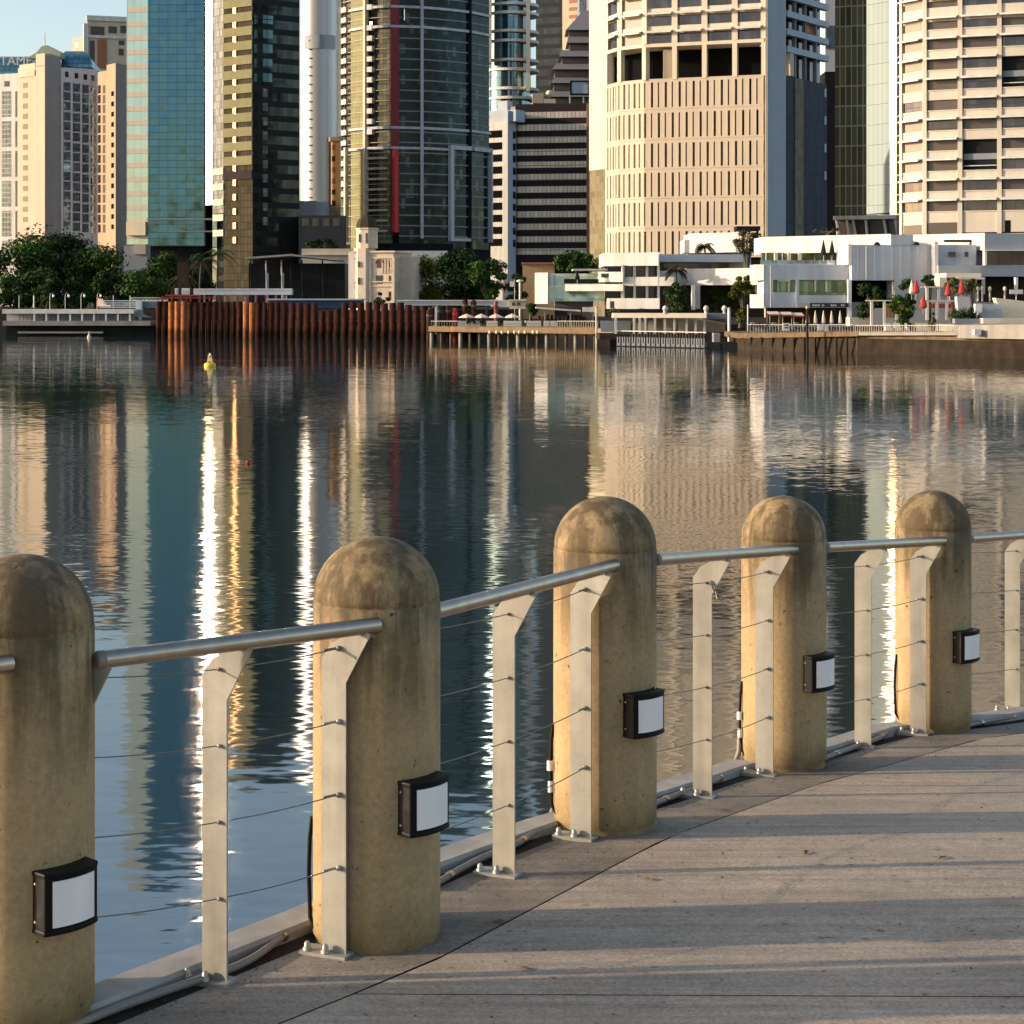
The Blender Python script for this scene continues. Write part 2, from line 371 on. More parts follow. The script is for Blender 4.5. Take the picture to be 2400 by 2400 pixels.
# =================================================================== FOREGROUND PROMENADE
DK = [(-8,-1.86),(3.0,-1.862),(4.6,-1.875),(5.3,-1.89),(6.56,-1.915),(8.06,-2.075),(9.16,-2.162),(10.6,-2.26),(16,-2.5),(60,-2.6)]
def deckz(y):
    for (a, za), (b, zb) in zip(DK, DK[1:]):
        if y <= b:
            t = max(0, (y-a)/(b-a)); return CZ + za + (zb-za)*t
    return CZ + DK[-1][1]
def deckpt(px, py, dz=0):
    D = 6.0
    for _ in range(40): D = D*0.5 + 0.5*(CZ - deckz(D) - dz)*F/(py-HZ)
    return Vector((X(px, D), D, deckz(D)+dz))
def deck_mat(tint=(0.42, 0.335, 0.255), nm='promenade_concrete', kerb_shade=0.0):
    m, nt, b = nodes(nm); L = nt.links.new
    g = N(nt, 'ShaderNodeNewGeometry')
    mp = N(nt, 'ShaderNodeMapping'); mp.inputs['Scale'].default_value = (0.9, 22, 1); mp.inputs['Rotation'].default_value = (0,0,math.radians(-3))
    n1 = N(nt, 'ShaderNodeTexNoise', i_Scale=1.0, i_Detail=8.0, i_Roughness=0.7)
    L(g.outputs['Position'], mp.inputs[0]); L(mp.outputs[0], n1.inputs['Vector'])
    n2 = N(nt, 'ShaderNodeTexNoise', i_Scale=1.3, i_Detail=6.0, i_Roughness=0.6); L(g.outputs['Position'], n2.inputs['Vector'])
    n3 = N(nt, 'ShaderNodeTexNoise', i_Scale=90.0, i_Detail=4.0, i_Roughness=0.7); L(g.outputs['Position'], n3.inputs['Vector'])
    n4 = N(nt, 'ShaderNodeTexNoise', i_Scale=14.0, i_Detail=5.0, i_Roughness=0.7); L(g.outputs['Position'], n4.inputs['Vector'])
    n6 = N(nt, 'ShaderNodeTexNoise', i_Scale=32.0, i_Detail=2.0, i_Roughness=0.4); L(g.outputs['Position'], n6.inputs['Vector'])
    def rng(s, a, bb, c, d):
        r = N(nt, 'ShaderNodeMapRange'); L(s, r.inputs[0])
        for i, q in enumerate((a, bb, c, d)): r.inputs[i+1].default_value = q
        return r.outputs[0]
    def mul(p, q):
        n = N(nt, 'ShaderNodeMath', operation='MULTIPLY'); L(p, n.inputs[0]); L(q, n.inputs[1]); return n.outputs[0]
    f = mul(mul(rng(n1.outputs[0], .30, .62, .70, 1.08), rng(n2.outputs[0], .3, .7, .84, 1.12)), mul(rng(n3.outputs[0], .3, .72, .62, 1.3), rng(n4.outputs[0], .3, .7, .86, 1.12)))
    # fine dark drag lines
    mp2 = N(nt, 'ShaderNodeMapping'); mp2.inputs['Scale'].default_value = (0.5, 45, 1); mp2.inputs['Rotation'].default_value = (0,0,math.radians(-2))
    n5 = N(nt, 'ShaderNodeTexNoise', i_Scale=1.0, i_Detail=5.0, i_Roughness=0.6); L(g.outputs['Position'], mp2.inputs[0]); L(mp2.outputs[0], n5.inputs['Vector'])
    f = mul(f, rng(n5.outputs[0], .27, .36, .55, 1.0))
    if kerb_shade: f = mul(f, rng(n2.outputs[0], .36, .62, 1-kerb_shade, 1.0))  # patchy darkening: shade beside the kerb put into the colour
    f = mul(f, rng(n6.outputs[0], .25, .33, .45, 1.0))
    sc = N(nt, 'ShaderNodeVectorMath', operation='SCALE'); sc.inputs[0].default_value = tint; L(f, sc.inputs['Scale'])
    L(sc.outputs[0], b.inputs['Base Color'])
    b.inputs['Roughness'].default_value = 0.8
    hs = N(nt, 'ShaderNodeMath', operation='ADD'); L(n3.outputs[0], hs.inputs[0]); L(n1.outputs[0], hs.inputs[1])
    bp = N(nt, 'ShaderNodeBump', i_Strength=0.35, i_Distance=0.004); L(hs.outputs[0], bp.inputs['Height']); L(bp.outputs[0], b.inputs['Normal'])
    return m
M_['deck'] = deck_mat(); M_['deckkerb'] = deck_mat((0.33,0.268,0.205), 'kerb_side_concrete', 0.45)
M_['deckdark'] = mat('joint_filler', (0.045,0.036,0.030), 0.95, var=0.3, scale=20)
M_['coping'] = mat('pale_coping', (0.38,0.37,0.345), 0.8, var=0.15, scale=6, streak=0.2, bump=0.1)
cop_px = [(218,2352),(730,2152),(1035,2018),(1290,1928),(1540,1858),(1735,1796),(1950,1748),(2090,1704),(2290,1684),(2400,1668)]
cop = [deckpt(a, b_, 0.03) for a, b_ in cop_px]
cop = [Vector((-9,-5.5,0)), Vector((-3.9,1.2,0)), Vector((-2.2,3.3,0))] + cop + [Vector((3.6,10.6,0)), Vector((6,12.4,0)), Vector((14,16,0)), Vector((40,24,0))]
cop = [Vector((p.x, p.y)) for p in cop]
def dense(poly, step=0.35):
    out = []
    for a_, b_ in zip(poly, poly[1:]):
        n = max(1, int((b_-a_).length/step))
        for i in range(n): out.append(a_.lerp(b_, i/n))
    out.append(poly[-1]); return out
cop = dense(cop)
def off(poly, d):
    out = []
    for i, p in enumerate(poly):
        t = (poly[min(i+1, len(poly)-1)] - poly[max(i-1, 0)]).normalized()
        out.append(p + Vector((t.y, -t.x))*d)
    return out
inn = off(cop, 0.10)
# groove between the kerb paving and the main paving
gr_px = [(520,2450),(655,2400),(1009,2256),(1558,1966),(1927,1834),(2290,1733),(2400,1716)]
gr = [deckpt(a, b_) for a, b_ in gr_px]; gr = [Vector((p.x,p.y)) for p in gr]
gr = [Vector((-6.5,-5.5)), Vector((-2.0,2.2))] + gr + [Vector((3.9,9.9)), Vector((6.3,11.6)), Vector((14,15)), Vector((40,23))]
gr = dense(gr)
def strip(mb, pa, pb, dz, n=3):
    """ruled surface between two polylines, following the slope of the deck"""
    k = 220
    def at(poly, t):
        s = t*(len(poly)-1); i = min(int(s), len(poly)-2); return poly[i].lerp(poly[i+1], s-i)
    vs = []
    for i in range(k+1):
        a_ = at(pa, i/k); b_ = at(pb, i/k)
        for j in range(n+1):
            q = a_.lerp(b_, j/n); vs.append((q.x, q.y, deckz(q.y)+dz))
    fs = []
    for i in range(k):
        for j in range(n):
            a0 = i*(n+1)+j; fs.append((a0, a0+1, a0+n+2, a0+n+1))
    mb.add(vs, [tuple(reversed(f)) for f in fs])
# resample by arc index so both ends match
mb = MB(); strip(mb, inn, off(gr, -0.0035), 0.0, 4); ob = mb.build('kerb_paving', M_['deckkerb']); tag(ob, kind='structure')
far = [Vector((p.x + 26, p.y - 8 if p.y > 6 else p.y)) for p in gr]
# main paving: panels between cross joints, 10 mm gaps
mb = MB()
ys = [-6,-4.2,-2.4,-0.6,1.2,3.0,4.74,4.752]
g2 = off(gr, 0.0035)
def gx(y):
    for a_, b_ in zip(g2, g2[1:]):
        if a_.y <= y <= b_.y: return a_.x + (b_.x-a_.x)*(y-a_.y)/max(1e-6, b_.y-a_.y)
    return g2[-1].x
joints = [-6,-2.5,0.2,2.9,4.985,7.72,10.3,12.9,15.5,18.5,22]
slope = -0.012
for a_, b_ in zip(joints, joints[1:]):
    k = max(2, int((b_-a_)/0.25)); vs = []
    for i in range(k+1):
        y = (a_+0.003) + (b_-a_-0.006)*i/k
        x0 = gx(y)
        for j in range(9):
            x = x0 + (34-x0)*(j/8)**2
            yy = y + slope*(x-x0)*(1 if j else 0)
            vs.append((x, yy, deckz(yy)))
    fs = [((i*9+j), (i*9+j+1), ((i+1)*9+j+1), ((i+1)*9+j)) for i in range(k) for j in range(8)]
    mb.add(vs, fs)
tag(mb.build('promenade_paving', M_['deck']), kind='structure')
mb = MB(); strip(mb, off(cop, 0.02), [p + Vector((30, -6)) for p in gr], -0.03, 6)
tag(mb.build('paving_bed', M_['deckdark']), kind='structure')
# coping kerb, raised edge with its outer wall down to the water
mb = MB()
oc = off(cop, -0.11); ic = off(cop, 0.02)
def z3(p, dz): return (p.x, p.y, deckz(p.y)+dz)
vs = []
for a_, b_ in zip(oc, ic):
    vs += [(a_.x,a_.y,-1.0), z3(a_,0.022), z3(a_ + (b_-a_)*0.06,0.034), z3(b_ - (b_-a_)*0.06,0.034), z3(b_,0.022), z3(b_,-0.05)]
fs = []
for i in range(len(oc)-1):
    for j in range(5): fs.append((i*6+j, i*6+j+1, (i+1)*6+j+1, (i+1)*6+j))
mb.add(vs, [tuple(reversed(f)) for f in fs])
tag(mb.build('kerb_coping', M_['coping']), kind='structure')
mb = MB(); strip(mb, ic, inn, -0.004, 1)
tag(mb.build('kerb_gutter', M_['deckdark']), kind='structure')

# ---- bollards
def bollard_mat():
    m, nt, b = nodes('bollard_concrete'); L = nt.links.new
    tc = N(nt, 'ShaderNodeTexCoord'); oi = N(nt, 'ShaderNodeObjectInfo')
    of = N(nt, 'ShaderNodeVectorMath', operation='ADD'); L(tc.outputs['Object'], of.inputs[0])
    cr0 = N(nt, 'ShaderNodeCombineXYZ'); sc0 = N(nt, 'ShaderNodeMath', operation='MULTIPLY'); sc0.inputs[1].default_value = 37.0
    L(oi.outputs['Random'], sc0.inputs[0]); L(sc0.outputs[0], cr0.inputs[0]); L(sc0.outputs[0], cr0.inputs[1]); L(cr0.outputs[0], of.inputs[1])
    pos = of.outputs[0]
    def noise(vec, s, d, r=0.6):
        n = N(nt, 'ShaderNodeTexNoise', i_Scale=s, i_Detail=d, i_Roughness=r); L(vec, n.inputs['Vector']); return n.outputs[0]
    def rng(s, a, bb, c, d):
        r = N(nt, 'ShaderNodeMapRange'); L(s, r.inputs[0])
        for i, q in enumerate((a, bb, c, d)): r.inputs[i+1].default_value = q
        return r.outputs[0]
    def mt(op, p, q):
        n = N(nt, 'ShaderNodeMath', operation=op)
        for i, z in enumerate((p, q)):
            if hasattr(z, 'is_output'): L(z, n.inputs[i])
            else: n.inputs[i].default_value = z
        return n.outputs[0]
    def mix(f, p, q):
        n = N(nt, 'ShaderNodeMix'); n.data_type = 'RGBA'; L(f, n.inputs[0])
        for i, z in ((6, p), (7, q)):
            if hasattr(z, 'is_output'): L(z, n.inputs[i])
            else: n.inputs[i].default_value = rgb(z)
        return n.outputs[2]
    mp = N(nt, 'ShaderNodeMapping'); mp.inputs['Scale'].default_value = (16, 16, 1.6); L(pos, mp.inputs[0])
    st = noise(mp.outputs[0], 1.0, 5, 0.6)
    cl = noise(pos, 5.0, 8, 0.7); fine = noise(pos, 60, 4, 0.7); sp = noise(pos, 38, 2, 0.5); big = noise(pos, 2.2, 3)
    sz = N(nt, 'ShaderNodeSeparateXYZ'); L(tc.outputs['Object'], sz.inputs[0]); z = sz.outputs[2]
    base = mix(rng(big, .35, .65, 0, 1), (0.41,0.288,0.142), (0.33,0.240,0.135))
    base = mix(rng(st, .42, .66, 0, 0.55), base, (0.48,0.345,0.18))
    # dark lichen, strongest over the dome (it grows on top) and in runs below it
    topw = rng(z, 0.62, 1.02, 0.0, 1.0)
    li = mt('ADD', mt('MULTIPLY', rng(cl, .38, .60, 0, 1), mt('ADD', mt('MULTIPLY', topw, 0.45), 0.12)), mt('MULTIPLY', topw, mt('ADD', 0.28, mt('MULTIPLY', rng(st, .40, .55, 0.35, 0.0), 1.0))))
    base = mix(li, base, (0.075,0.052,0.026))
    runs = mt('MULTIPLY', rng(st, .53, .42, 0, 0.8), topw)
    base = mix(runs, base, (0.10,0.07,0.032))
    foot = mt('MULTIPLY', rng(z, 0.16, 0.0, 0, 0.75), rng(cl, .35, .6, 0.3, 1)); base = mix(foot, base, (0.13,0.095,0.03))
    pits = rng(sp, .24, .31, 1, 0); base = mix(pits, base, (0.06,0.045,0.03))
    fs = N(nt, 'ShaderNodeVectorMath', operation='SCALE'); L(base, fs.inputs[0]); L(rng(fine, .3, .7, .80, 1.16), fs.inputs['Scale'])
    L(fs.outputs[0], b.inputs['Base Color']); b.inputs['Roughness'].default_value = 0.85
    h = mt('ADD', mt('MULTIPLY', fine, 0.4), mt('ADD', mt('MULTIPLY', cl, 0.6), mt('MULTIPLY', pits, -0.8)))
    bp = N(nt, 'ShaderNodeBump', i_Strength=0.5, i_Distance=0.004); L(h, bp.inputs['Height']); L(bp.outputs[0], b.inputs['Normal'])
    return m
M_['boll'] = bollard_mat()
BR = 0.19; BH = 1.19
bpos = [(48,4.80,-0.663),(883,5.485,-0.705),(1418,6.75,-0.72),(1837,8.253,-0.877),(2187,9.348,-0.967)]
prof = [(0.001,-0.12),(0.180,-0.12),(0.183,0.0),(0.184,0.012),(BR,0.02)]
zs = BH - 0.185
prof += [(BR, 0.1+ i*(zs-0.106)/6) for i in range(7)]
prof += [(BR-0.005, zs-0.004),(BR-0.005, zs+0.001)]
for i in range(0, 17):
    t = PI/2*i/16
    prof.append(((BR-0.002)*math.cos(t) if i < 16 else 0.0008, zs + 0.004 + (BH-zs-0.004)*math.sin(t)))
lab_b = ['leftmost concrete bollard, cut by the photo edge, largest of the row',
         'second concrete bollard from the left, dome heavily stained dark brown',
         'middle concrete bollard of the five, pale left flank in full sun',
         'fourth concrete bollard from the left, dark mottled dome against pale water',
         'rightmost and smallest concrete bollard, beside the bright sun glitter']
def make_bollard():
    root = thing('concrete_bollard', '', 'bollard', (0,0,0), 'domed concrete bollards along the water')
    MB().lathe((0,0,0), prof, 64).build('body', M_['boll'], root)
    # lamp: black curved housing on the promenade side
    th = math.radians(44)
    n = Vector((math.sin(th), -math.cos(th), 0)); t = Vector((math.cos(th), math.sin(th), 0))
    def arc(u): return 0.224 + 0.018*(1-(u/0.080)**2)
    def shell(mb, w, z0, z1, d0, dadd, k=10, rr=0.0):
        vs = []
        for i in range(k+1):
            u = -w + 2*w*i/k
            q = t*u + n*(arc(u)+dadd); r_ = t*u + n*d0
            vs += [(q.x,q.y,z0),(q.x,q.y,z1),(r_.x,r_.y,z0),(r_.x,r_.y,z1)]
        fs = []
        for i in range(k):
            a0 = i*4; b0 = a0+4
            fs += [(a0,b0,b0+1,a0+1),(a0+1,b0+1,b0+3,a0+3),(a0+2,b0+2,b0,a0),(a0+3,b0+3,b0+2,a0+2)]
        fs += [(0,1,3,2),(k*4+2,k*4+3,k*4+1,k*4)]
        mb.add(vs, fs)
    zc = 0.427
    m1 = MB(); shell(m1, 0.080, zc-0.074, zc+0.074, 0.158, 0.0)
    shell(m1, 0.082, zc-0.079, zc-0.066, 0.158, 0.0015); shell(m1, 0.082, zc+0.066, zc+0.079, 0.158, 0.0015)
    q = n*0.2 - t*0.0675
    lamp = m1.build('wall_lamp', M_['blackpl'], root)
    bv = lamp.modifiers.new('b', 'BEVEL'); bv.width = 0.004; bv.segments = 2; bv.limit_method = 'ANGLE'
    m2 = MB(); shell(m2, 0.062, zc-0.058, zc+0.058, 0.21, 0.003); m2.build('lens', M_['opal'], lamp)
    for zz in (zc-0.048, zc+0.048): MB().ball(n*0.185 - t*0.081 + Vector((0,0,zz)), 0.004, 8, 5).build('screw', M_['bolt'], lamp)
    return root
def copy_tree(o, parent=None):
    c = o.copy(); COL.objects.link(c); c.parent = parent
    for ch in list(o.children): copy_tree(ch, c)
    return c
b0 = make_bollard(); ch0 = [b0] + [None]*4
rb = []
for i in range(5):
    rb.append(b0 if i == 0 else copy_tree(b0))
for i, (px, D, zt) in enumerate(bpos):
    o = rb[i]; o.location = (X(px, D), D, CZ + zt - BH); o.rotation_euler.z = math.radians([5,4,-2,-1,-2][i]); o['label'] = lab_b[i]
for ch in rb[0].children:
    if ch.name.startswith('wall_lamp'): ch.location.z -= 0.09; ch.scale = (1.0, 1.0, 1.0)

# ---- railing bays
RAILS = [((-2.15,3.75,-0.905),(-1.262,4.615,-0.911),[]),
         ((-1.068,4.80,-0.938),(-0.388,5.300,-0.936),[(505,1),(783,1),(172,0)]),
         ((-0.235,5.58,-0.945),(0.366,6.565,-0.946),[(1182,1),(1362,1),(915,0)]),
         ((0.54,6.84,-0.965),(1.24,8.065,-1.093),[(1647,1),(1792,1),(1458,0)]),
         ((1.425,8.32,-1.118),(2.152,9.16,-1.199),[(2023,1),(2152,1),(1868,0)]),
         ((2.36,9.45,-1.225),(3.45,10.42,-1.29),[(2373,1),(2215,0),(2480,1)])]
lab_r = ['short end of steel handrail cut by the left photo edge',
         'railing bay between the two nearest bollards, round rail with end cap',
         'railing bay between second and third bollards, rail rising steeply',
         'railing bay between third and fourth bollards, twisted tie on its top wire',
         'railing bay between fourth and fifth bollards before the sun glitter',
         'railing bay running off the right photo edge past the last bollard']
pdir = Vector((0.92, -0.39, 0))           # the way the post blades point
pn = Vector((-0.39, -0.92, 0))
PW = 0.079
for bi, (A, B, posts) in enumerate(RAILS):
    A = Vector(A) + Vector((0,0,CZ)); B = Vector(B) + Vector((0,0,CZ))
    gz = deckz(A.y)
    root = thing('railing', lab_r[bi], 'railing', (A.x, A.y, gz), 'steel and wire railing bays between the bollards')
    d = (B-A).normalized()
    R = 0.0235
    rail = MB().tube([A, A.lerp(B,0.5), B], R, 20, caps=True).build('handrail', M_['steel'], root)
    cp = MB(); cp.tube([A - d*0.022, A - d*0.018, A - d*0.001], [0.018, R*1.02, R*1.02], 20); cp.build('end_cap', M_['pvc'], rail)
    ppts = []
    for px, vis in posts:
        # rail point whose post stands at image column px
        best = None
        for k in range(401):
            t = -0.45 + k/400*1.45; q = A.lerp(B, t); pp = q - pdir*0.088
            e_ = abs(1200 + F*pp.x/pp.y - px)
            if best is None or e_ < best[0]: best = (e_, t, q, pp)
        _, t, q, pp = best
        zb = deckz(pp.y); zt = q.z - R*0.4
        blade = [(-PW/2, zb), (PW/2, zb), (PW/2, zt-0.155), (0.088+0.030, zt-0.012), (0.088+0.012, zt), (0.088-0.020, zt), (0.03-PW/2, zt-0.045), (-PW/2, zt-0.088)]
        th = 0.004
        vs = []
        for s_ in (th, -th):
            for u, z_ in blade:
                v_ = pp + pdir*u + pn*s_; vs.append((v_.x, v_.y, z_))
        nb = len(blade)
        m1 = MB().add(vs, [tuple(range(nb)), tuple(range(2*nb-1, nb-1, -1))] + [(i, nb+i, nb+(i+1)%nb, (i+1)%nb) for i in range(nb)])
        post = m1.build('post', M_['galv'], root)
        # base plate with two domed bolts
        m2 = MB()
        def bp_(u0,u1,w0,w1,z0,z1):
            q4 = [pp+pdir*u0+pn*w1, pp+pdir*u1+pn*w1, pp+pdir*u1+pn*w0, pp+pdir*u0+pn*w0]
            m2.hexa([(p_.x,p_.y,z0) for p_ in q4] + [(p_.x,p_.y,z1) for p_ in q4])
        bp_(-0.098, 0.052, -0.035, 0.035, zb-0.02, zb+0.010)
        m2.build('base_plate', M_['galv'], post)
        for u_, w_ in ((-0.078, 0.020), (-0.018, 0.022)):
            m3 = MB(); c_ = pp + pdir*u_ + pn*w_
            m3.lathe((c_.x,c_.y,zb+0.010), [(0.013,0),(0.013,0.008),(0.009,0.009),(0.009,0.020),(0.005,0.026),(0.0005,0.027)], 8)
            m3.build('bolt', M_['bolt'], post)
        ppts.append((t, pp, zb, post))
    if not ppts: continue
    ppts.sort(key=lambda q: q[0])
    hs = [0.235, 0.446, 0.657, 0.868]
    for hi, h in enumerate(hs):
        pts = []
        for k, (t, pp, zb, _) in enumerate(ppts):
            c_ = pp + pdir*0.018 + Vector((0,0,0)); zc = (deckz(pp.y)) + h + (0.02 if k in (0, len(ppts)-1) else 0)
            pts.append(Vector((c_.x, c_.y, zc)))
        full = []
        for a_, b_ in zip(pts, pts[1:]):
            for i in range(6):
                s_ = i/6; p_ = a_.lerp(b_, s_); p_.z -= 0.006*math.sin(PI*s_); full.append(p_)
        full.append(pts[-1])
        cb = MB().tube(full, 0.0018, 6).build('wire', M_['wire'], root)
        for k, p_ in enumerate(pts):
            fm = MB(); big = k in (0, len(pts)-1)
            fm.tube([p_ - d*0.010, p_, p_ + pn*0.0], [0.0045, 0.0055, 0.003], 8)
            fm.ball(p_ + pn*0.008, 0.0085 if big else 0.006, 8, 5)
            if big and k: fm.tube([p_ - d*0.055, p_ - d*0.008], [0.003, 0.0045], 8)
            fm.build('wire_fitting', M_['pvc'] if hi % 2 else M_['galv'], cb)
    if bi == 3:
        t, pp, zb, _ = ppts[1] if len(ppts) > 2 else ppts[0]
        p0 = pp + pdir*0.03 + Vector((0,0,0)); z0 = zb + 0.868
        tie = MB().tube([(p0.x,p0.y-0.01,z0+0.01),(p0.x+0.012,p0.y-0.02,z0-0.02),(p0.x+0.022,p0.y-0.012,z0-0.035),(p0.x+0.045,p0.y-0.02,z0-0.06)], [0.003,0.005,0.004,0.006], 6)
        tie.tube([(p0.x+0.022,p0.y-0.015,z0-0.03),(p0.x+0.03,p0.y-0.02,z0-0.062)], [0.003,0.005], 6)
        tag(tie.build('frayed_tie', M_['wire']), 'frayed cord knotted on a railing post, top wire, near the middle bollard', 'cord')

# ---- conduit clipped along the kerb, one length per bay
def conduit(pts_px, label, riser=None):
    pts = [deckpt(a, b_, 0.014) if len((a, b_)) == 2 else None for a, b_ in pts_px]
    pts = [Vector((p.x, p.y, p.z)) for p in pts]
    root = thing('cable_conduit', label, 'conduit', (pts[0].x, pts[0].y, deckz(pts[0].y)), 'cable conduits along the kerb')
    sm = []
    for i in range(len(pts)-1):
        for k in range(6):
            t = k/6
            p0 = pts[max(i-1,0)]; p1 = pts[i]; p2 = pts[i+1]; p3 = pts[min(i+2,len(pts)-1)]
            q = 0.5*((2*p1) + (-p0+p2)*t + (2*p0-5*p1+4*p2-p3)*t*t + (-p0+3*p1-3*p2+p3)*t**3)
            sm.append(q)
    sm.append(pts[-1])
    if riser:
        for dx, dy, dz in riser: sm.append(pts[-1] + Vector((dx, dy, dz)))
    MB().tube(sm, 0.0115, 10).build('pipe', M_['pvc'], root)
    cl = MB()
    for k in (3, len(sm)//2, len(sm)-8):
        if 0 < k < len(sm)-1:
            d = (sm[k+1]-sm[k]).normalized(); cl.tube([sm[k]-d*0.012, sm[k]+d*0.012], 0.0145, 10)
    cl.build('clip', M_['steel'], root)
    return root
conduit([(-150,2540),(218,2385),(380,2325),(560,2262),(650,2205),(720,2150)], 'grey conduit along the kerb between the two nearest bollards', [(0.035,0.02,0.05),(0.045,0.03,0.16)])
conduit([(1010,2078),(1110,2020),(1215,1975),(1260,1945),(1290,1915)], 'grey conduit curving up behind the third bollard', [(0.02,0.01,0.05),(0.03,0.02,0.13)])
conduit([(1530,1885),(1600,1858),(1680,1828),(1705,1806),(1722,1790)], 'grey conduit branching at the foot of the fourth bollard', [(0.02,0.01,0.05),(0.025,0.02,0.11)])
conduit([(1930,1778),(2000,1752),(2060,1730),(2085,1712),(2098,1700)], 'grey conduit ending at the foot of the fifth bollard', [(0.02,0.01,0.04),(0.02,0.02,0.09)])
conduit([(2270,1700),(2340,1686),(2420,1672),(2560,1650)], 'grey conduit leaving the frame right of the last bollard')
# black cables and white connectors climbing the river side of three bollards
for (px, D, zt), lb in zip(bpos[1:], ['cable climbing the left side of the second bollard', 'black cable with white plug on the third bollard', 'black cable with white plug on the fourth bollard', 'black cable on the left side of the fifth bollard']):
    xc = X(px, D); zb = CZ + zt - BH
    ca = PI + 0.12
    e = Vector((xc + (BR+0.006)*math.cos(ca), D + (BR+0.006)*math.sin(ca), 0))
    root = thing('power_cable', lb, 'cable', (e.x, e.y, zb), 'cables on the river side of the bollards')
    MB().tube([(e.x+0.004,e.y,zb+0.36),(e.x-0.003,e.y,zb+0.30),(e.x-0.006,e.y,zb+0.20),(e.x-0.002,e.y,zb+0.06),(e.x+0.03,e.y-0.04,zb+0.015),(e.x+0.09,e.y-0.10,zb+0.006)], 0.0065, 8).build('lead', M_['blackpl'], root)
    if px in (883, 2187): continue
    m1 = MB()
    m1.tube([(e.x-0.008,e.y-0.004,zb+0.19),(e.x-0.008,e.y-0.004,zb+0.225)], 0.012, 8); m1.tube([(e.x-0.007,e.y-0.004,zb+0.11),(e.x-0.007,e.y-0.004,zb+0.15)], 0.009, 8)
    m1.build('plug', M_['opal'], root)

# =================================================================== THE FAR SHORE: TOWERS
G = 2.4   # ground level for bases hidden behind nearer things
def B(name, label, px, D, z=G, cat='building', group=None):
    return thing(name, label, cat, (X(px, D), D, z), group)
def facets(pts):
    """list of (px, D) -> list of Fa"""
    return [Fa(a[0], a[1], b[0], b[1]) for a, b in zip(pts, pts[1:])]
def solid(pts, back, z0, z1, inset=0.0):
    """closed plan: facade points plus two back corners"""
    q = [(X(px, D), D) for px, D in pts]
    q = q + [(X(pts[-1][0], pts[-1][1]) , back), (X(pts[0][0], pts[0][1]), back)]
    return MB().prism(q, z0, z1)
def plan(mb, pts, back, z0, z1, shift=0.0):
    q = [(X(px, D), D+shift) for px, D in pts]
    l, r = q[0], q[-1]
    bl = (l[0]*back/l[1] if l[0] > 0 else l[0], back); br = (r[0]*back/r[1] if r[0] < 0 else r[0], back)
    q = q + [br, bl]
    return mb.prism(q, z0, z1)
def zz(y, D): return Z(y, D)

# ---------- grand hotel at the left edge
M_['hotelwin'] = glass('hotel_window', (0.22,0.30,0.40), (0.50,0.53,0.55), 1.05, 1.5, 0.14, 0.1, 0.75, 0.7, 0.03)
M_['tealroof'] = glass('teal_roof_glass', (0.10,0.24,0.30), (0.05,0.10,0.12), 1.6, 1.6, 0.08, 0.2, 0.6, 0.3, 0.02)
M_['hotelwhite'] = mat('hotel_white', (0.62,0.66,0.72), 0.7, var=0.05, scale=0.2, streak=0.08)
pts = [(-60,566),(42,561),(105,553),(143,555),(229,559),(250,549),(271,544),(298,549)]
ho = B('hotel_tower', 'tall cream and white hotel at left edge with teal glass barrel roof', 120, 566)
F1,F2,F3,F4,F5,F6,F7 = facets(pts); F5 = Fa(229,553,250,548.5); F6 = Fa(250,548.5,271,543.5)
def wallpart(root, fa, ytop, ybot, m, back=12, name='wall'):
    """one wing of a building: front face on fa, going back"""
    mb = MB(); l, r = fa.pt(0), fa.pt(fa.L); p = [l, r, Vector((r.x*(r.y+back)/r.y if r.x < 0 else r.x, r.y+back)), Vector((l.x*(l.y+back)/l.y if l.x > 0 else l.x, l.y+back))]
    mb.prism([(q.x,q.y) for q in p], zz(ybot, fa.A.y) if ybot else G, fa.z(ytop))
    return mb.build(name, m, root)
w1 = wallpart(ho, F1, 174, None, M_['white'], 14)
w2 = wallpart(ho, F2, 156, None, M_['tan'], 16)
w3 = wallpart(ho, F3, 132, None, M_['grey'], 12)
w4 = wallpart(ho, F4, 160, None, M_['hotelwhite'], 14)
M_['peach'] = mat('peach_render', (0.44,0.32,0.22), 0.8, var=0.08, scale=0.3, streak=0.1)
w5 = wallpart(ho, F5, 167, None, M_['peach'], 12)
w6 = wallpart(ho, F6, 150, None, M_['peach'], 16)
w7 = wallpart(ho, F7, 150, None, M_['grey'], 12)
def win(root, fa, x0, y0, x1, y1, m, name='window', fr=None, depth=0.06, ref=None):
    mb = MB(); fa.pb_(mb, x0, y0, x1, y1, -0.3, depth, ref)
    o = mb.build(name, m, root)
    if fr:
        t = 0.18; u0, u1 = fa.u(x0), fa.u(x1); r_ = (x0+x1)/2 if ref is None else ref
        z0, z1 = fa.z(y1, r_), fa.z(y0, r_)
        f = MB()
        fa.box(f, u0-t, u0, z0-t, z1+t, -0.2, 0.16); fa.box(f, u1, u1+t, z0-t, z1+t, -0.2, 0.16)
        fa.box(f, u0, u1, z1, z1+t, -0.2, 0.155); fa.box(f, u0, u1, z0-t, z0, -0.2, 0.155)
        f.build('frame', fr, o)
    return o
M_['tanwin'] = mat('tan_window', (0.24,0.19,0.13), 0.6, var=0.3, scale=0.4)
M_['hw1'] = glass('grouped_window', (0.10,0.12,0.12), (0.40,0.40,0.38), 1.05, 1.5, 0.14, 0.3, 0.3, 0.7, 0.01)
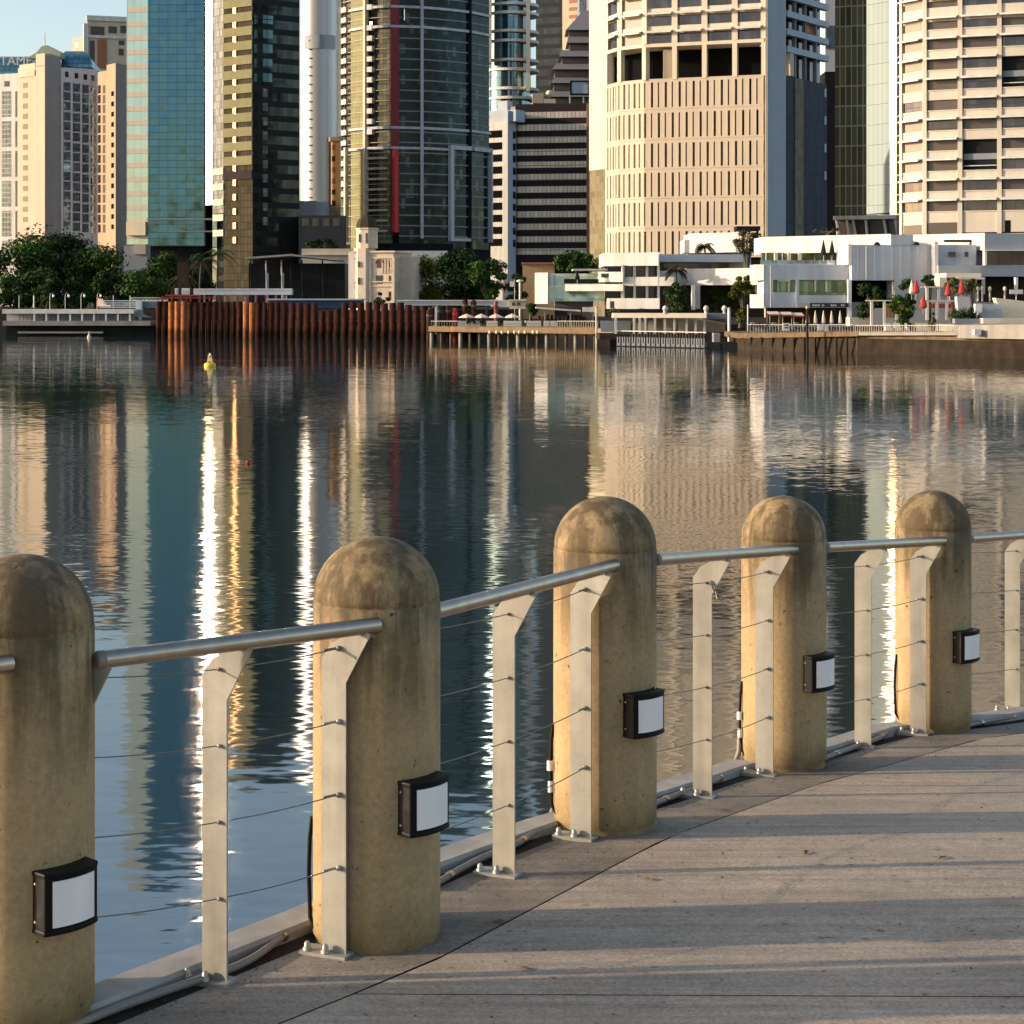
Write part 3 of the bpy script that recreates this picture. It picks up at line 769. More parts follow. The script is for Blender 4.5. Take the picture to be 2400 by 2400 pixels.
# F1 tall grouped windows
for k in range(6):
    y = 214 + k*70
    win(ho, F1, 4, y, 26, y+60, M_['hw1']); win(ho, F1, 36, y, 40, y+60, M_['win'])
win(ho, F1, 10, 190, 22, 203, M_['win'])
for k in range(14): win(ho, F2, 54, 194+k*24.2, 65, 206+k*24.2, M_['tanwin'])
mb = MB(); F2.pb_(mb, 84, 126, 105, 156, -3, 0.0); mb.build('pylon', M_['tan'], ho)
mb = MB(); F2.pb_(mb, 46, 165, 83, 180, -1, 0.25); F2.pb_(mb, 46, 150, 83, 163, -2, 0.1); mb.build('cornice', M_['cream'], ho)
win(ho, F2, 58, 168, 82, 177, M_['win'], depth=0.30)
# F4 grid
def dy(px): return (px-186)*0.145
cols = [(149,165),(171,188),(193,208),(212,224)]
for (a_, b_) in cols:
    c = (a_+b_)/2
    win(ho, F4, c-4.5, 172+dy(c), c+3.5, 185+dy(c), M_['win'])
    for k in range(5):
        y = 197 + k*70*1.0
        for j in range(3):
            win(ho, F4, a_, y+dy(c)+j*22.8, b_, y+dy(c)+j*22.8+19.5, M_['hotelwin'])
for k in range(5):
    y = 200+k*70
    for j in range(3): win(ho, F5, 230, y+j*23, 236, y+j*23+19, M_['win']); win(ho, F5, 241, y+j*23, 247, y+j*23+19, M_['winbronze'])
for k in range(14): win(ho, F6, 261, 214+k*24, 267, 225+k*24, M_['black'])
# vertical fins between columns and rim
mb = MB()
for x in (145.5, 167.5, 190, 210, 226): F4.box(mb, F4.u(x)-0.25, F4.u(x)+0.25, G, F4.z(190, x), -0.2, 0.45)
mb.build('pilasters', M_['hotelwhite'], ho)
# barrel glass roofs
def barrel(root, x0, x1, D, ytop, ybot, depth, m, right_taper=0):
    mb = MB(); n = 10; vs = []
    for i in range(n+1):
        t = PI/2*i/n
        z = zz(ybot, D) + (zz(ytop, D)-zz(ybot, D))*math.sin(t); y = D + depth*(1-math.cos(t))
        vs += [(X(x0, D), y, z), (X(x1 - right_taper*(1-math.cos(t))*1.0, D), y, z)]
    fs = [(2*i, 2*i+1, 2*i+3, 2*i+2) for i in range(n)]
    vs += [(X(x0,D), D+depth*2, zz(ybot,D)), (X(x1,D), D+depth*2, zz(ybot,D))]
    fs += [(2*n, 2*n+1, 2*n+3, 2*n+2), tuple([2*i for i in range(n, -1, -1)] + [2*n+2]), tuple([2*i+1 for i in range(n+1)] + [2*n+3])]
    mb.add(vs, fs); return mb.build('barrel_roof', m, root)
barrel(ho, 143, 216, 561, 112, 158, 8, M_['tealroof'], 42)
barrel(ho, -60, 72, 566, 126, 174, 7, M_['tealroof'], 6)
mb = MB(); D_ = 556
mb.add([(X(62,D_),D_,zz(136,D_)),(X(141,D_),D_,zz(134,D_)),(X(141,D_),D_,zz(120,D_)),(X(112,D_),D_,zz(106,D_)),(X(98,D_),D_,zz(108,D_)),(X(84,D_),D_,zz(124,D_)),
        (X(62,D_),D_+6,zz(136,D_)),(X(141,D_),D_+6,zz(134,D_)),(X(141,D_),D_+6,zz(120,D_)),(X(112,D_),D_+6,zz(106,D_)),(X(98,D_),D_+6,zz(108,D_)),(X(84,D_),D_+6,zz(124,D_))],
       [(0,1,2,3,4,5),(11,10,9,8,7,6),(0,6,7,1),(1,7,8,2),(2,8,9,3),(3,9,10,4),(4,10,11,5),(5,11,6,0)])
M_['crest'] = mat('pale_green_copper', (0.42,0.47,0.33), 0.5, var=0.15, scale=0.4)
mb.build('roof_crest', M_['crest'], ho)
mb = MB().tube([(X(103,D_),D_+1,zz(112,D_)),(X(103,D_),D_+1,zz(74,D_))],[0.22,0.10],6); mb.build('flagpole', M_['galv'], ho)
# letters along the roof
def text(s, name, m, parent, loc, size, ext=0.05, rotz=0.0, center=False):
    cu = bpy.data.curves.new(name, 'FONT'); cu.body = s; cu.size = size; cu.extrude = ext
    if center: cu.align_x = 'CENTER'
    o = bpy.data.objects.new(name, cu); COL.objects.link(o)
    bpy.context.view_layer.update()
    me = bpy.data.meshes.new_from_object(o); bpy.data.objects.remove(o)
    t = bpy.data.objects.new(name, me); COL.objects.link(t); me.materials.clear(); me.materials.append(m)
    t.rotation_euler = (math.radians(90), 0, rotz)
    t.location = Vector(loc) - base_of(parent); t.parent = parent
    return t
t_ = text('STAMF', 'sign_letters', M_['white'], ho, (X(-13,564), 563.4, zz(153,564)), 3.9, 0.15)

# ---------- cream tower behind the hotel
ct = B('apartment_tower', 'cream apartment tower with flat roof peeping up behind the hotel', 240, 650)
c1 = Fa(205,648,300,652); c2 = Fa(168,655,206,650)
wallpart(ct, c1, 42, None, M_['cream'], 20); wallpart(ct, c2, 88, None, M_['tan'], 14)
mb = MB(); c1.pb_(mb, 196, 55, 206, 140, -3, 0.4); c1.pb_(mb, 203, 38, 298, 50, -2, 0.6); c1.pb_(mb, 205, 84, 298, 90, -1, 0.5); mb.build('parapet', M_['white'], ct)
for (a_,b_,c_,d_) in [(212,62,245,82),(254,62,274,78),(282,60,296,78),(210,95,222,150),(278,95,292,106),(278,114,290,130)]: win(ct, c1, a_, b_, c_, d_, M_['winbronze'])
for k in range(3): win(ct, c2, 176, 100+k*20, 184, 112+k*20, M_['winbronze'])
mb = MB(); c1.pb_(mb, 228, 92, 250, 160, -1, 0.3); mb.build('rendered_panel', M_['terra'], ct)

# ---------- teal curtain wall tower
M_['teal'] = glass('teal_curtain_wall', (0.080,0.165,0.215), (0.035,0.075,0.095), 2.4, 1.86, 0.045, 0.07, 0.9, 0.14, 0.018)
M_['green'] = glass('pale_green_glass', (0.34,0.44,0.40), (0.22,0.27,0.25), 1.9, 3.72, 0.05, 0.12, 0.8, 0.10, 0.008, band=(0.52,0.43,0.34), bandh=0.38)
M_['mirror'] = mat('bright_glint_mirror', (0.95,0.90,0.80), 0.19, 1.0, var=0.03, scale=0.2)
tt = B('glass_tower', 'teal glass office tower with a blinding sunlit corner strip', 400, 478)
top = zz(-540, 478)
tp = [(297,483.5),(347,482.2),(481,481.8)]
g1, g2_ = facets(tp)
mb = MB(); g1.box(mb, 0, g1.L, zz(572,480), top, -6, 0); mb.build('green_glazing', M_['green'], tt)
mb = MB(); g2_.box(mb, 0, g2_.L, zz(576,480), top, -20, 0); mb.build('curtain_wall', M_['teal'], tt)
g3 = Fa(482,480,500,478.35); 
# facet whose mirror direction is the sun
def ehalf(px, D):
    v = Vector((-X(px, D), -D)).normalized(); q = Vector((sdir.x, sdir.y)).normalized() + v; q.normalize()
    return Vector((-q.y, q.x))
nx = Vector((-0.647,-0.763)); e3 = Vector((0.763,-0.647))
class Fv(Fa):
    def __init__(s, px, D, e, L):
        s.A = Vector((X(px, D), D)); s.e = e.normalized(); s.L = L; s.B = s.A + s.e*L; s.n = Vector((s.e.y, -s.e.x))
        s.pa = px; s.pb = 1200 + F*s.B.x/s.B.y
gm = Fv(482, 480.6, ehalf(490, 480), 2.6)
mb = MB(); gm.box(mb, 0, 2.5, zz(480,480), top, -0.5, 0); mb.build('mirror_strip', M_['mirror'], tt)
mb = MB(); g2_.box(mb, g2_.L-0.15, g2_.L+0.15, zz(576,480), top, -0.5, 0.35); mb.build('corner_mullion', M_['brown'], tt)
mb = MB(); plan(mb, [(300,487),(350,484.5),(478,484.5),(498,486)], 500, G, top-2); mb.build('core', M_['dark'], tt)
mb = MB(); g2_.pb_(mb, 346, 512, 500, 516, -2, 0.8); g2_.pb_(mb, 346, 541, 500, 544, -2, 0.8); mb.build('podium_slabs', M_['roofgrey'], tt)
mb = MB(); g1.pb_(mb, 300, 520, 345, 552, -4, 1.2); mb.build('podium_balcony', M_['cream'], tt)
# concrete flank below the balcony
fb = B('flank_wall', 'dark grey sloping concrete flank wall between the tree masses', 320, 440, cat='wall')
mb = MB(); D_=440
mb.add([(X(290,D_),D_,zz(575,D_)),(X(345,D_),D_,zz(575,D_)),(X(345,D_),D_,zz(700,D_)),(X(290,D_),D_,zz(700,D_)),
        (X(290,D_),D_+4,zz(575,D_)),(X(345,D_),D_+4,zz(575,D_)),(X(345,D_),D_+4,zz(700,D_)),(X(290,D_),D_+4,zz(700,D_))],
       [(3,2,1,0),(4,5,6,7),(0,1,5,4),(1,2,6,5),(3,0,4,7)])
mb.build('wall', M_['grey'], fb)
mb = MB(); mb.box(X(316,D_),X(343,D_),D_-1,D_+0.0,zz(596,D_),zz(573,D_)); mb.build('lit_block', M_['tan'], fb)

# ---------- dark banded tower, spandrels coloured as reflected sunlight
M_['spand'] = mat('olive_reflection', (0.20,0.19,0.10), 0.7, var=0.15, scale=0.5)  # olive tone stands in for a sunlit reflection in the glass
M_['mottle'] = glass('mottled_glass', (0.16,0.16,0.15), (0.06,0.055,0.05), 0.8, 1.86, 0.10, 0.4, 0.1, 0.9, 0.03, spec=0.2)
M_['darkglass'] = glass('dark_curtain_wall', (0.040,0.046,0.044), (0.015,0.016,0.016), 1.5, 3.72, 0.06, 0.10, 0.6, 0.5, 0.008, spec=0.2, band=(0.012,0.013,0.014), bandh=0.42)
bt = B('banded_tower', 'dark tower with spandrels coloured olive as reflected sunlight beside the teal one', 600, 474)
h1, h2, h3 = facets([(500,478.5),(524,474),(592,468)]) [0], Fa(524,474,592,468), Fa(592,468,702,476)
top2 = zz(-280, 474)
mb = MB(); h1.box(mb, 0, h1.L, zz(500,476), top2, -3, 0); mb.build('corner_glazing', M_['mottle'], bt)
mb = MB(); h2.box(mb, 0, h2.L, G, top2, -8, 0); mb.build('recessed_glazing', glass('olive_recess', (0.040,0.034,0.020), (0.010,0.009,0.007), 1.2, 1.86, 0.08, 0.6, 0.0, 0.6, 0.0, spec=0.04), bt)
mb = MB(); h3.box(mb, 0, h3.L, G, top2, -20, 0); mb.build('curtain_wall', M_['darkglass'], bt)
for k in range(13):
    y0 = -3 + k*33.6
    mb = MB(); h2.box(mb, 0.1, h2.L, h2.z(y0+21), h2.z(y0), -1, 0.35)
    o = mb.build('spandrel', M_['spand'] if k < 12 else M_['brown'], bt)
ab = MB()
for k in range(1, 8):
    y0 = -3 - k*33.6; h2.box(ab, 0.1, h2.L, h2.z(y0+21), h2.z(y0), -1, 0.35)
ab.build('upper_spandrels', M_['spand'], bt)
for k in range(5):
    y0 = 395 + k*36
    mb = MB(); h1.box(mb, 0.2, h1.L+0.2, h1.z(y0+15), h1.z(y0), -1, 0.3); mb.build('corner_band', M_['cream'], bt)
mb = MB(); gm2 = Fv(546, h2.D(546)-0.45, ehalf(546, 471), 1.0)  # fins angled to mirror the sun, standing in for orange glows
for k in range(-7, 17): 
    y0 = -3 + k*33.6 + 20
    gm2.box(mb, 0, 1.0, zz(y0+15, 471), zz(y0+1, 471), -0.4, 0)
M_['copperglint'] = mat('bronze_glint', (0.55,0.36,0.20), 0.42, 1.0, var=0.05, scale=0.3)
mb.build('glint_fins', M_['copperglint'], bt)
for k in range(6):
    y0 = 2 + k*34; mb = MB(); h3.pb_(mb, 596, y0, 603, y0+20, -0.2, 0.08); (mb.build('lit_window', M_['litwin'], bt) if k else None); mb = MB(); h3.pb_(mb, 616-k*0, y0, 640-k*0.5, y0+20, -0.2, 0.08)
    mb.build('lit_window', glass('x%d' % k, (0.20,0.36,0.37), (0.02,0.02,0.02), 3, 6, 0.05, 0.1, 0.6, 0.1, 0.0) if k == 0 else M_['litwin'], bt) if k else None
    if k == 0: M_['litwin'] = glass('sky_lit_window', (0.22,0.40,0.42), (0.02,0.02,0.02), 3, 6, 0.05, 0.1, 0.6, 0.1, 0.0)
for k in range(10):
    y0 = 208 + k*33.4; mb = MB(); h3.pb_(mb, 616, y0, 627, y0+19, -0.2, 0.06); mb.build('pale_window', M_['mottle'], bt)

# ---------- white round tower
M_['whitemet'] = mat('white_metal_cladding', (0.70,0.70,0.72), 0.34, 0.35, var=0.04, scale=0.15, streak=0.06)
rt = B('round_tower', 'white round tower with a row of small fins down its face', 747, 505)
D_ = 512; cx = X(752, D_); R_ = (X(798,D_)-X(704,D_))/2
mb = MB().lathe((cx, D_, 0), [(R_, G), (R_, zz(475,D_))], 40, PI, 2*PI); mb.build('lower_shaft', M_['shaft'], rt)
mb = MB().lathe((cx, D_, 0), [(R_+0.01, zz(475,D_)), (R_+0.01, zz(-300,D_))], 48, PI*0.95, 2.05*PI); mb.build('shaft', M_['whitemet'], rt)
mb = MB()
for k in range(20):
    y0 = 92 + k*20.5; a_ = math.radians(225)
    p = Vector((cx + (R_+0.4)*math.cos(a_)*0.62, D_ + (R_+0.4)*math.sin(a_)*1.12))
    mb.box(p.x-0.2, p.x+1.6, p.y-0.6, p.y+1.2, zz(y0+2.2, 505), zz(y0, 505))
mb.build('sun_fins', M_['roofgrey'], rt)
mb = MB().lathe((cx, D_, 0), [(R_+0.25, zz(120,D_)), (R_+0.25, zz(88,D_))], 30, math.radians(225), math.radians(320)); mb.build('plant_screen', M_['whitecool'], rt)
mb = MB(); mb.box(X(703,506), X(745,506), 502, 508, G, zz(472,505)); mb.build('podium', M_['greyl'], rt)
# ---------- little orange building
og = B('brick_block', 'narrow orange brick block with paired small windows', 770, 500)
o1 = Fa(757,509,797,504); wallpart(og, o1, 323, None, M_['orange'], 10)
o2 = Fa(744,511,757,509)
mb = MB(); o2.box(mb, 0, o2.L, G, o2.z(330), -6, -0.05); mb.build('side_wall', M_['terra'], og)
mb = MB(); o1.pb_(mb, 754, 322, 798, 332, -1, 0.5); mb.build('cornice', M_['tan'], og)
for k in range(6):
    for (a_,b_) in ((764,772),(778,786)): win(og, o1, a_, 340+k*26, b_, 352+k*26, M_['terra'] if k in (0,2,3) else M_['brown'])
lw = B('low_office', 'low grey office block below the orange brick one', 750, 470)
M_['lowgrey'] = mat('low_grey', (0.07,0.07,0.075), 0.8, var=0.2, scale=0.3); l1 = Fa(700,470,812,471); wallpart(lw, l1, 505, None, M_['lowgrey'], 10)
for k in range(4): win(lw, l1, 708+k*24, 512, 724+k*24, 530, M_['win'])

# ---------- dark glass residential tower
M_['resgl'] = glass('residential_glass', (0.010,0.024,0.028), (0.015,0.02,0.022), 1.2, 2.9, 0.09, 0.12, 0.35, 0.75, 0.008, spec=0.2, lite=0.10, litec=(0.06,0.085,0.08))
M_['resyel'] = glass('sunlit_green_glass', (0.21,0.21,0.09), (0.09,0.09,0.05), 1.0, 2.9, 0.10, 0.7, 0.0, 0.25, 0.0)
M_['resbal'] = glass('balcony_glass', (0.07,0.055,0.045), (0.03,0.02,0.02), 1.3, 2.9, 0.12, 0.5, 0.0, 0.6, 0.03)
M_['resbei'] = glass('beige_glass', (0.16,0.15,0.10), (0.05,0.05,0.04), 1.0, 2.9, 0.10, 0.7, 0.0, 0.7, 0.0, spec=0.1)
rs = B('residential_tower', 'curved dark glass apartment tower with a red vertical stripe', 960, 520)
rp = [(784,533),(802,527),(822,523),(858,518),(888,516),(915,515),(935,515.5),(990,517),(1050,521),(1100,525.5),(1146,533)]
rf = facets(rp); topR = zz(-420, 520); flr = 24.2
M_['resgl2']=None
mats_r = ['resbal','resbal','resyel','resbal','resbei','red','resgl','resgl','resgl','resgl']
for i, fa in enumerate(rf):
    if i == 5: continue
    mb = MB(); fa.box(mb, 0, fa.L, fa.z(585), topR, -2, 0 if i not in (0,1,3) else -0.9)
    mb.build('glazing', M_[mats_r[i]], rs)
mb = MB(); plan(mb, rp, 536, G, topR-1.0, 2.2); mb.build('core', M_['dark'], rs)
f5 = rf[5]
mb = MB(); f5.box(mb, 0, f5.L, f5.z(350), topR, -1, 0.7); mb.build('dark_red_stripe', M_['dred'], rs)
f5r = Fa(913,516.2,925,513.4); mb = MB(); f5r.box(mb, 0, f5r.L, f5.z(545), f5.z(351), -1.2, 0); mb.build('red_stripe', M_['red'], rs)
mb = MB(); f5.box(mb, f5.L*0.55, f5.L, f5.z(545), f5.z(351), -1, 0.4); mb.build('deep_red_return', M_['dred'], rs)
# storey slabs
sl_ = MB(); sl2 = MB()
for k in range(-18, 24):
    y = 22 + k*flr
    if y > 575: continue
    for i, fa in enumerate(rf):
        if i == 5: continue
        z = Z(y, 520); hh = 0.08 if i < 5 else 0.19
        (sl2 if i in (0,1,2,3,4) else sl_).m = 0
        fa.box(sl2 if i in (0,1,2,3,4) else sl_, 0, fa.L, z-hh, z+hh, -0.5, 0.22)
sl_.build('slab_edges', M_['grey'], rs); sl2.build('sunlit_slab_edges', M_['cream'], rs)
# white ring beams and posts
for y in (22, 68, 303, 350):
    mb = MB()
    for i, fa in enumerate(rf[2:]):
        if y == 350 and i > 5: continue
        z = Z(y, 520); fa.box(mb, -0.05, fa.L+0.05, z-0.36, z+0.36, -0.3, 0.75)
    mb.build('ring_beam', M_['whitecool'], rs)
mb = MB()
for y in (-70, -120, -340):
    for i, fa in enumerate(rf[2:]): z = Z(y, 520); fa.box(mb, -0.05, fa.L+0.05, z-0.36, z+0.36, -0.3, 0.75)
mb.build('upper_ring_beams', M_['whitecool'], rs)
for (i, px, y0, y1, wd, m) in ((2,859,-420,505,0.45,'creamlight'),(6,988,-420,560,0.42,'whitecool'),(8,1099,-420,585,0.35,'dark'),(1,814,343,566,0.42,'creamlight'),(1,801,-420,360,0.28,'grey')):
    fa = rf[i]; mb = MB(); u = fa.u(px); fa.box(mb, u-wd, u+wd, Z(y1,520), Z(y0,520), -0.3, 0.95); mb.build('post', M_[m], rs)
# stacked white balconies
for (i, a_, b_) in ((1,804,819),(3,863,885),(0,788,800)):
    fa = rf[i]
    for k in range(0, 19 if i != 3 else 13):
        y = 8 + k*flr + (4 if i == 3 else 0)
        if i == 3 and 20 < y < 55: continue
        mb = MB(); fa.box(mb, fa.u(a_), fa.u(a_)+ (fa.u(b_)-fa.u(a_))*(0.55 if i == 3 else 0.8), Z(y+15,520), Z(y+3,520), -0.6, 0.85)
        mb.build('balcony_front', M_['white'], rs)
for k in range(8):
    y = 372 + k*flr; fa = rf[3]; mb = MB(); fa.box(mb, fa.u(866), fa.u(888)-0.02, Z(y+4,520), Z(y-1,520), -0.6, 1.2)
    rf[4].box(mb, 0.02, rf[4].L-0.7, Z(y+4,520), Z(y-1,520), -0.6, 1.2); mb.build('balcony_slab', M_['creamlight'], rs)
# square frame low on the right
fa = rf[8]; fb_ = rf[9]
mb = MB()
z0, z1 = Z(566,524), Z(343,524)
fa.box(mb, fa.u(1050), fa.u(1058), z0, z1, -0.5, 1.5); fa.box(mb, fa.u(1058), fa.L, z1-1.2, z1, -0.5, 1.5); fa.box(mb, fa.u(1058), fa.L-0.4, z0, z0+0.9, -0.5, 1.5)
fb_.box(mb, 0.5, fb_.L-0.6, z1-1.2, z1, -0.5, 1.5); fb_.box(mb, fb_.L-0.6, fb_.L, z0, z1, -0.5, 1.5)
mb.build('square_frame', M_['whitecool'], rs)
mb = MB(); plan(mb, [(806,529),(860,519),(915,516),(990,518),(1050,522),(1150,535)], 538, G, Z(572,522), -1.5); mb.build('podium', M_['dark'], rs)
# glints: small mirror panes turned to throw the sun at the camera
for (i, px, y0, y1) in ((6,942,28,54),(3,866,55,62)):
    fa = rf[i]; q = fa.pt(fa.u(px), 0.35); g_ = Fv(px, q.y, ehalf(px, q.y), 0.9); mb = MB(); g_.box(mb, 0, 0.9, Z(y1,520), Z(y0,520), -0.2, 0); mb.build('glint_pane', M_['mirror'], rs)

# ---------- glass cylinder with white rings
M_['cylgl'] = glass('cylinder_glass', (0.12,0.19,0.22), (0.04,0.05,0.05), 1.4, 3.4, 0.05, 0.10, 0.85, 0.5, 0.0)
gc = B('cylinder_tower', 'round dark glass tower with stacked white ring ledges', 1190, 620)
D_ = 628; cx = X(1192, D_); R_ = 7.6
MB().lathe((cx, D_, 0), [(R_, G), (R_, zz(-560,D_))], 40).build('shaft', M_['cylgl'], gc)
for y in (7,28,71,94,139,161,206,228):
    MB().lathe((cx+1.2, D_, Z(y,620)-0.5), [(R_-1,0),(R_+1.6,0),(R_+1.6,0.9),(R_-1,0.9)], 40, smooth=False).build('ring_ledge', M_['white'], gc)
mb = MB()
for k in range(1,12): mb.lathe((cx+1.2, D_, Z(7-k*33,620)-0.5), [(R_-1,0),(R_+1.6,0),(R_+1.6,0.9),(R_-1,0.9)], 30, smooth=False)
mb.build('upper_ledges', M_['white'], gc)
mb = MB(); mb.box(X(1143,620), X(1152,620), 617, 622, Z(150,620), zz(-560,620)); mb.box(X(1233,620), X(1242,620), 618.5, 622, Z(215,620), zz(-560,620)); mb.build('service_fins', M_['creamlight'], gc)
# ---------- dark slab, golden block, blue-white block behind
ds = B('dark_slab_tower', 'near black slab tower behind the ring ledged cylinder', 1290, 660)
s1 = Fa(1256,662,1318,658); wallpart(ds, s1, -560, None, M_['darkglass'], 18)
gb = B('golden_tower', 'golden brown tower glimpsed at the top between dark slab and stepped roof', 1335, 720)
s1 = Fa(1312,720,1352,716); wallpart(gb, s1, -420, None, M_['tan'], 14)
mb = MB()
for k in range(-9, 3): s1.box(mb, s1.L*0.55, s1.L, Z(k*18+8,718), Z(k*18,718), -0.2, 0.1)
mb.build('window', M_['terra'], gb)
bb = B('pale_tower', 'pale blue and white sliver of tower behind the stepped roof', 1365, 740)
s1 = Fa(1350,740,1390,738); wallpart(bb, s1, -320, None, M_['shaft'], 12)
mb = MB(); s1.box(mb, s1.u(1358), s1.u(1372), Z(30,740), Z(-300,740), -0.2, 0.2); mb.build('window', M_['hotelwin'], bb)
# ---------- stepped pyramid tower
py = B('stepped_tower', 'grey tower with tapering stepped louvre tiers, a ziggurat outline', 1345, 600)
tiers = [(18,72,1368,1326,0),(84,102,1334,1328,0),(117,134,1316,1310,0),(148,164,1304,1293,0),(180,196,1300,1291,0),(212,228,1296,1290,0)]
M_['louv'] = glass('louvre_roof', (0.30,0.30,0.33), (0.18,0.18,0.2), 40, 0.55, 0.01, 0.6, 0.0, 0.1, 0.0, band=(0.38,0.38,0.41), bandh=0.5)
for i, (y0,y1,xa,xb,_) in enumerate(tiers):
    D0 = 600; z0, z1 = Z(y1,D0), Z(y0,D0); xr = X(1440,D0)
    d = (xa-xb)/F*D0
    mb = MB().hexa([(X(xb,D0),D0-2,z0),(xr,D0-2,z0),(xr,D0+14,z0),(X(xb,D0),D0+14,z0),(X(xa,D0),D0+(6 if i==0 else 0.5),z1),(xr,D0+(6 if i==0 else 0.5),z1),(xr,D0+14,z1),(X(xa,D0),D0+14,z1)])
    mb.build('sloping_tier', M_['louv'], py)
    yb = tiers[i+1][0] if i+1 < len(tiers) else 260
    mb = MB().box(X(xb,D0)+1.0, xr-0.1, D0+0.2, D0+13.8, Z(yb,D0), z0); mb.build('window_band', M_['winbronze'], py)
mb = MB().box(X(1290,600), X(1440,600), 601, 614, G, Z(258,600)); mb.build('base', M_['dark'], py)

# ---------- brown banded office
M_['ribbon'] = glass('ribbon_window', (0.55,0.47,0.38), (0.10,0.08,0.08), 1.25, 4.2, 0.10, 0.35, 0.3, 0.22, 0.02)
bo = B('banded_office', 'brown office block with even pale ribbon windows', 1290, 548)
k1 = Fa(1208,548,1380,544); wallpart(bo, k1, 243, None, M_['brown'], 18)
for k in range(12): win(bo, k1, 1210 if k else 1210, 262+k*29.1, 1376, 262+k*29.1+14.5, M_['ribbon'], 'ribbon_window', depth=0.12)
mb = MB(); k1.pb_(mb, 1375, 243, 1380, 600, -1, 0.5); mb.build('end_post', M_['terra'], bo)
mb = MB(); D_=552
mb.box(X(1248,D_),X(1274,D_),D_,D_+6,Z(242,D_),Z(218,D_)); mb.build('plant_room', M_['tan'], bo)
mb = MB(); mb.ball((X(1288,D_),D_+2,Z(218,D_)),1.1,10,6); mb.box(X(1275,D_),X(1302,D_),D_,D_+3,Z(242,D_),Z(232,D_)); mb.build('roof_plant', M_['canvas'], bo)
mb = MB(); k1.pb_(mb, 1197, 250, 1208, 266, -2, 0.2); mb.build('sign_box', M_['white'], bo)
sb = B('billboard', 'blank pale blue billboard framed white on the brown office roof', 1358, 546, Z(242,546))
mb = MB(); D_=545; mb.box(X(1340,D_),X(1378,D_),D_,D_+0.6,Z(219,D_),Z(192,D_)); mb.build('panel', M_['shaft'], sb)
mb = MB(); mb.box(X(1336,D_),X(1340,D_),D_-0.3,D_+0.6,Z(223,D_),Z(189,D_)); mb.box(X(1378,D_),X(1382,D_),D_-0.3,D_+0.6,Z(223,D_),Z(189,D_)); mb.box(X(1340,D_),X(1378,D_),D_-0.3,D_+0.6,Z(192,D_),Z(189,D_)); mb.box(X(1340,D_),X(1378,D_),D_-0.3,D_+0.6,Z(223,D_),Z(219,D_)); mb.build('frame', M_['dark'], sb)
for x in (1334,1366): mb = MB(); mb.box(X(x,D_),X(x+3,D_),D_+0.1,D_+0.5,Z(243,D_),Z(223,D_)); mb.build('leg', M_['white'], sb)
# ---------- small white tower with black windows
wt = B('white_slatted_tower', 'small white office tower with black windows between white bars', 1172, 545)
q1 = Fa(1140,545,1190,541); q2 = Fa(1190,541,1209,545)
wallpart(wt, q1, 286, None, M_['white'], 14); wallpart(wt, q2, 260, None, M_['shaft'], 10)
for k in range(10): win(wt, q1, 1142, 306+k*28.2, 1177, 306+k*28.2+17, M_['black'])
for k in range(10): win(wt, q2, 1202, 308+k*28.2, 1208, 308+k*28.2+17, M_['win'])
mb = MB(); q1.pb_(mb, 1141, 258, 1205, 285, -6, -1); mb.build('roof_box', M_['shaft'], wt)
mb = MB(); q1.pb_(mb, 1141, 232, 1163, 262, -9, -6.1); mb.build('lift_overrun', M_['shaft'], wt)

# ---------- cream panelled slab beside the screen tower
M_['panel'] = glass('cream_glazed_panel', (0.58,0.52,0.38), (0.38,0.33,0.23), 0.95, 1.35, 0.05, 0.45, 0.1, 0.06, 0.0)
M_['olive'] = glass('olive_reflection_glass', (0.15,0.13,0.08), (0.22,0.20,0.13), 0.95, 1.6, 0.05, 0.5, 0.0, 0.5, 0.0, spec=0.1)
cs = B('cream_slab', 'narrow sunlit cream slab with a fine panel grid, olive reflection coloured in below', 1400, 408)
m1_ = Fa(1381,410,1420,404)
mb = MB(); m1_.box(mb, 0, m1_.L, m1_.z(398), zz(-560,407), -8, 0); mb.build('panel_wall', M_['panel'], cs)
mb = MB(); m1_.box(mb, 0, m1_.L, G, m1_.z(398), -8, -0.1); mb.build('lower_glazing', M_['olive'], cs)  # olive colour stands in for a dark reflection low on the slab

# ---------- screen tower
gt = B('screen_tower', 'beige tower wrapped in vertically slotted screens under an open storey', 1610, 388)
sp_ = [(1418,401),(1450,394),(1510,389.5),(1790,381)]
sf = facets(sp_); topG = zz(-620, 385)
mb = MB(); plan(mb, sp_, 420, G, Z(187,386), 1.0); mb.build('dark_backing', M_['black'], gt)
M_['screen'] = mat('beige_screen', (0.58,0.49,0.385), 0.75, var=0.05, scale=0.3, streak=0.06)
rows = [181,253.5,325,394.5,464,533,604]
for r_i in range(6):
    mb = MB()
    for fi, fa in enumerate(sf):
        z1, z0 = Z(rows[r_i], 386), Z(rows[r_i+1], 386)
        h = z1-z0
        fa.box(mb, 0, fa.L, z1-0.75, z1-0.02, -0.4, 0.0); fa.box(mb, 0, fa.L, z0+0.02, z0+0.42, -0.4, 0.0)
        pitch = 1.50; n = max(2, round(fa.L/pitch)); p = fa.L/n
        for k in range(n):
            wide = 0.42 if (k + r_i) % 2 else 0.22
            u0 = k*p + (wide if k or fi else 0); u1 = (k+1)*p
            fa.box(mb, u0, u1, z0+0.42, z1-0.75, -0.4, 0.0)
            fa.box(mb, u1-0.20, u1-0.06, z0+0.5, z1-0.8, 0.0, 0.10)
    mb.build('slotted_screen', M_['screen'], gt)
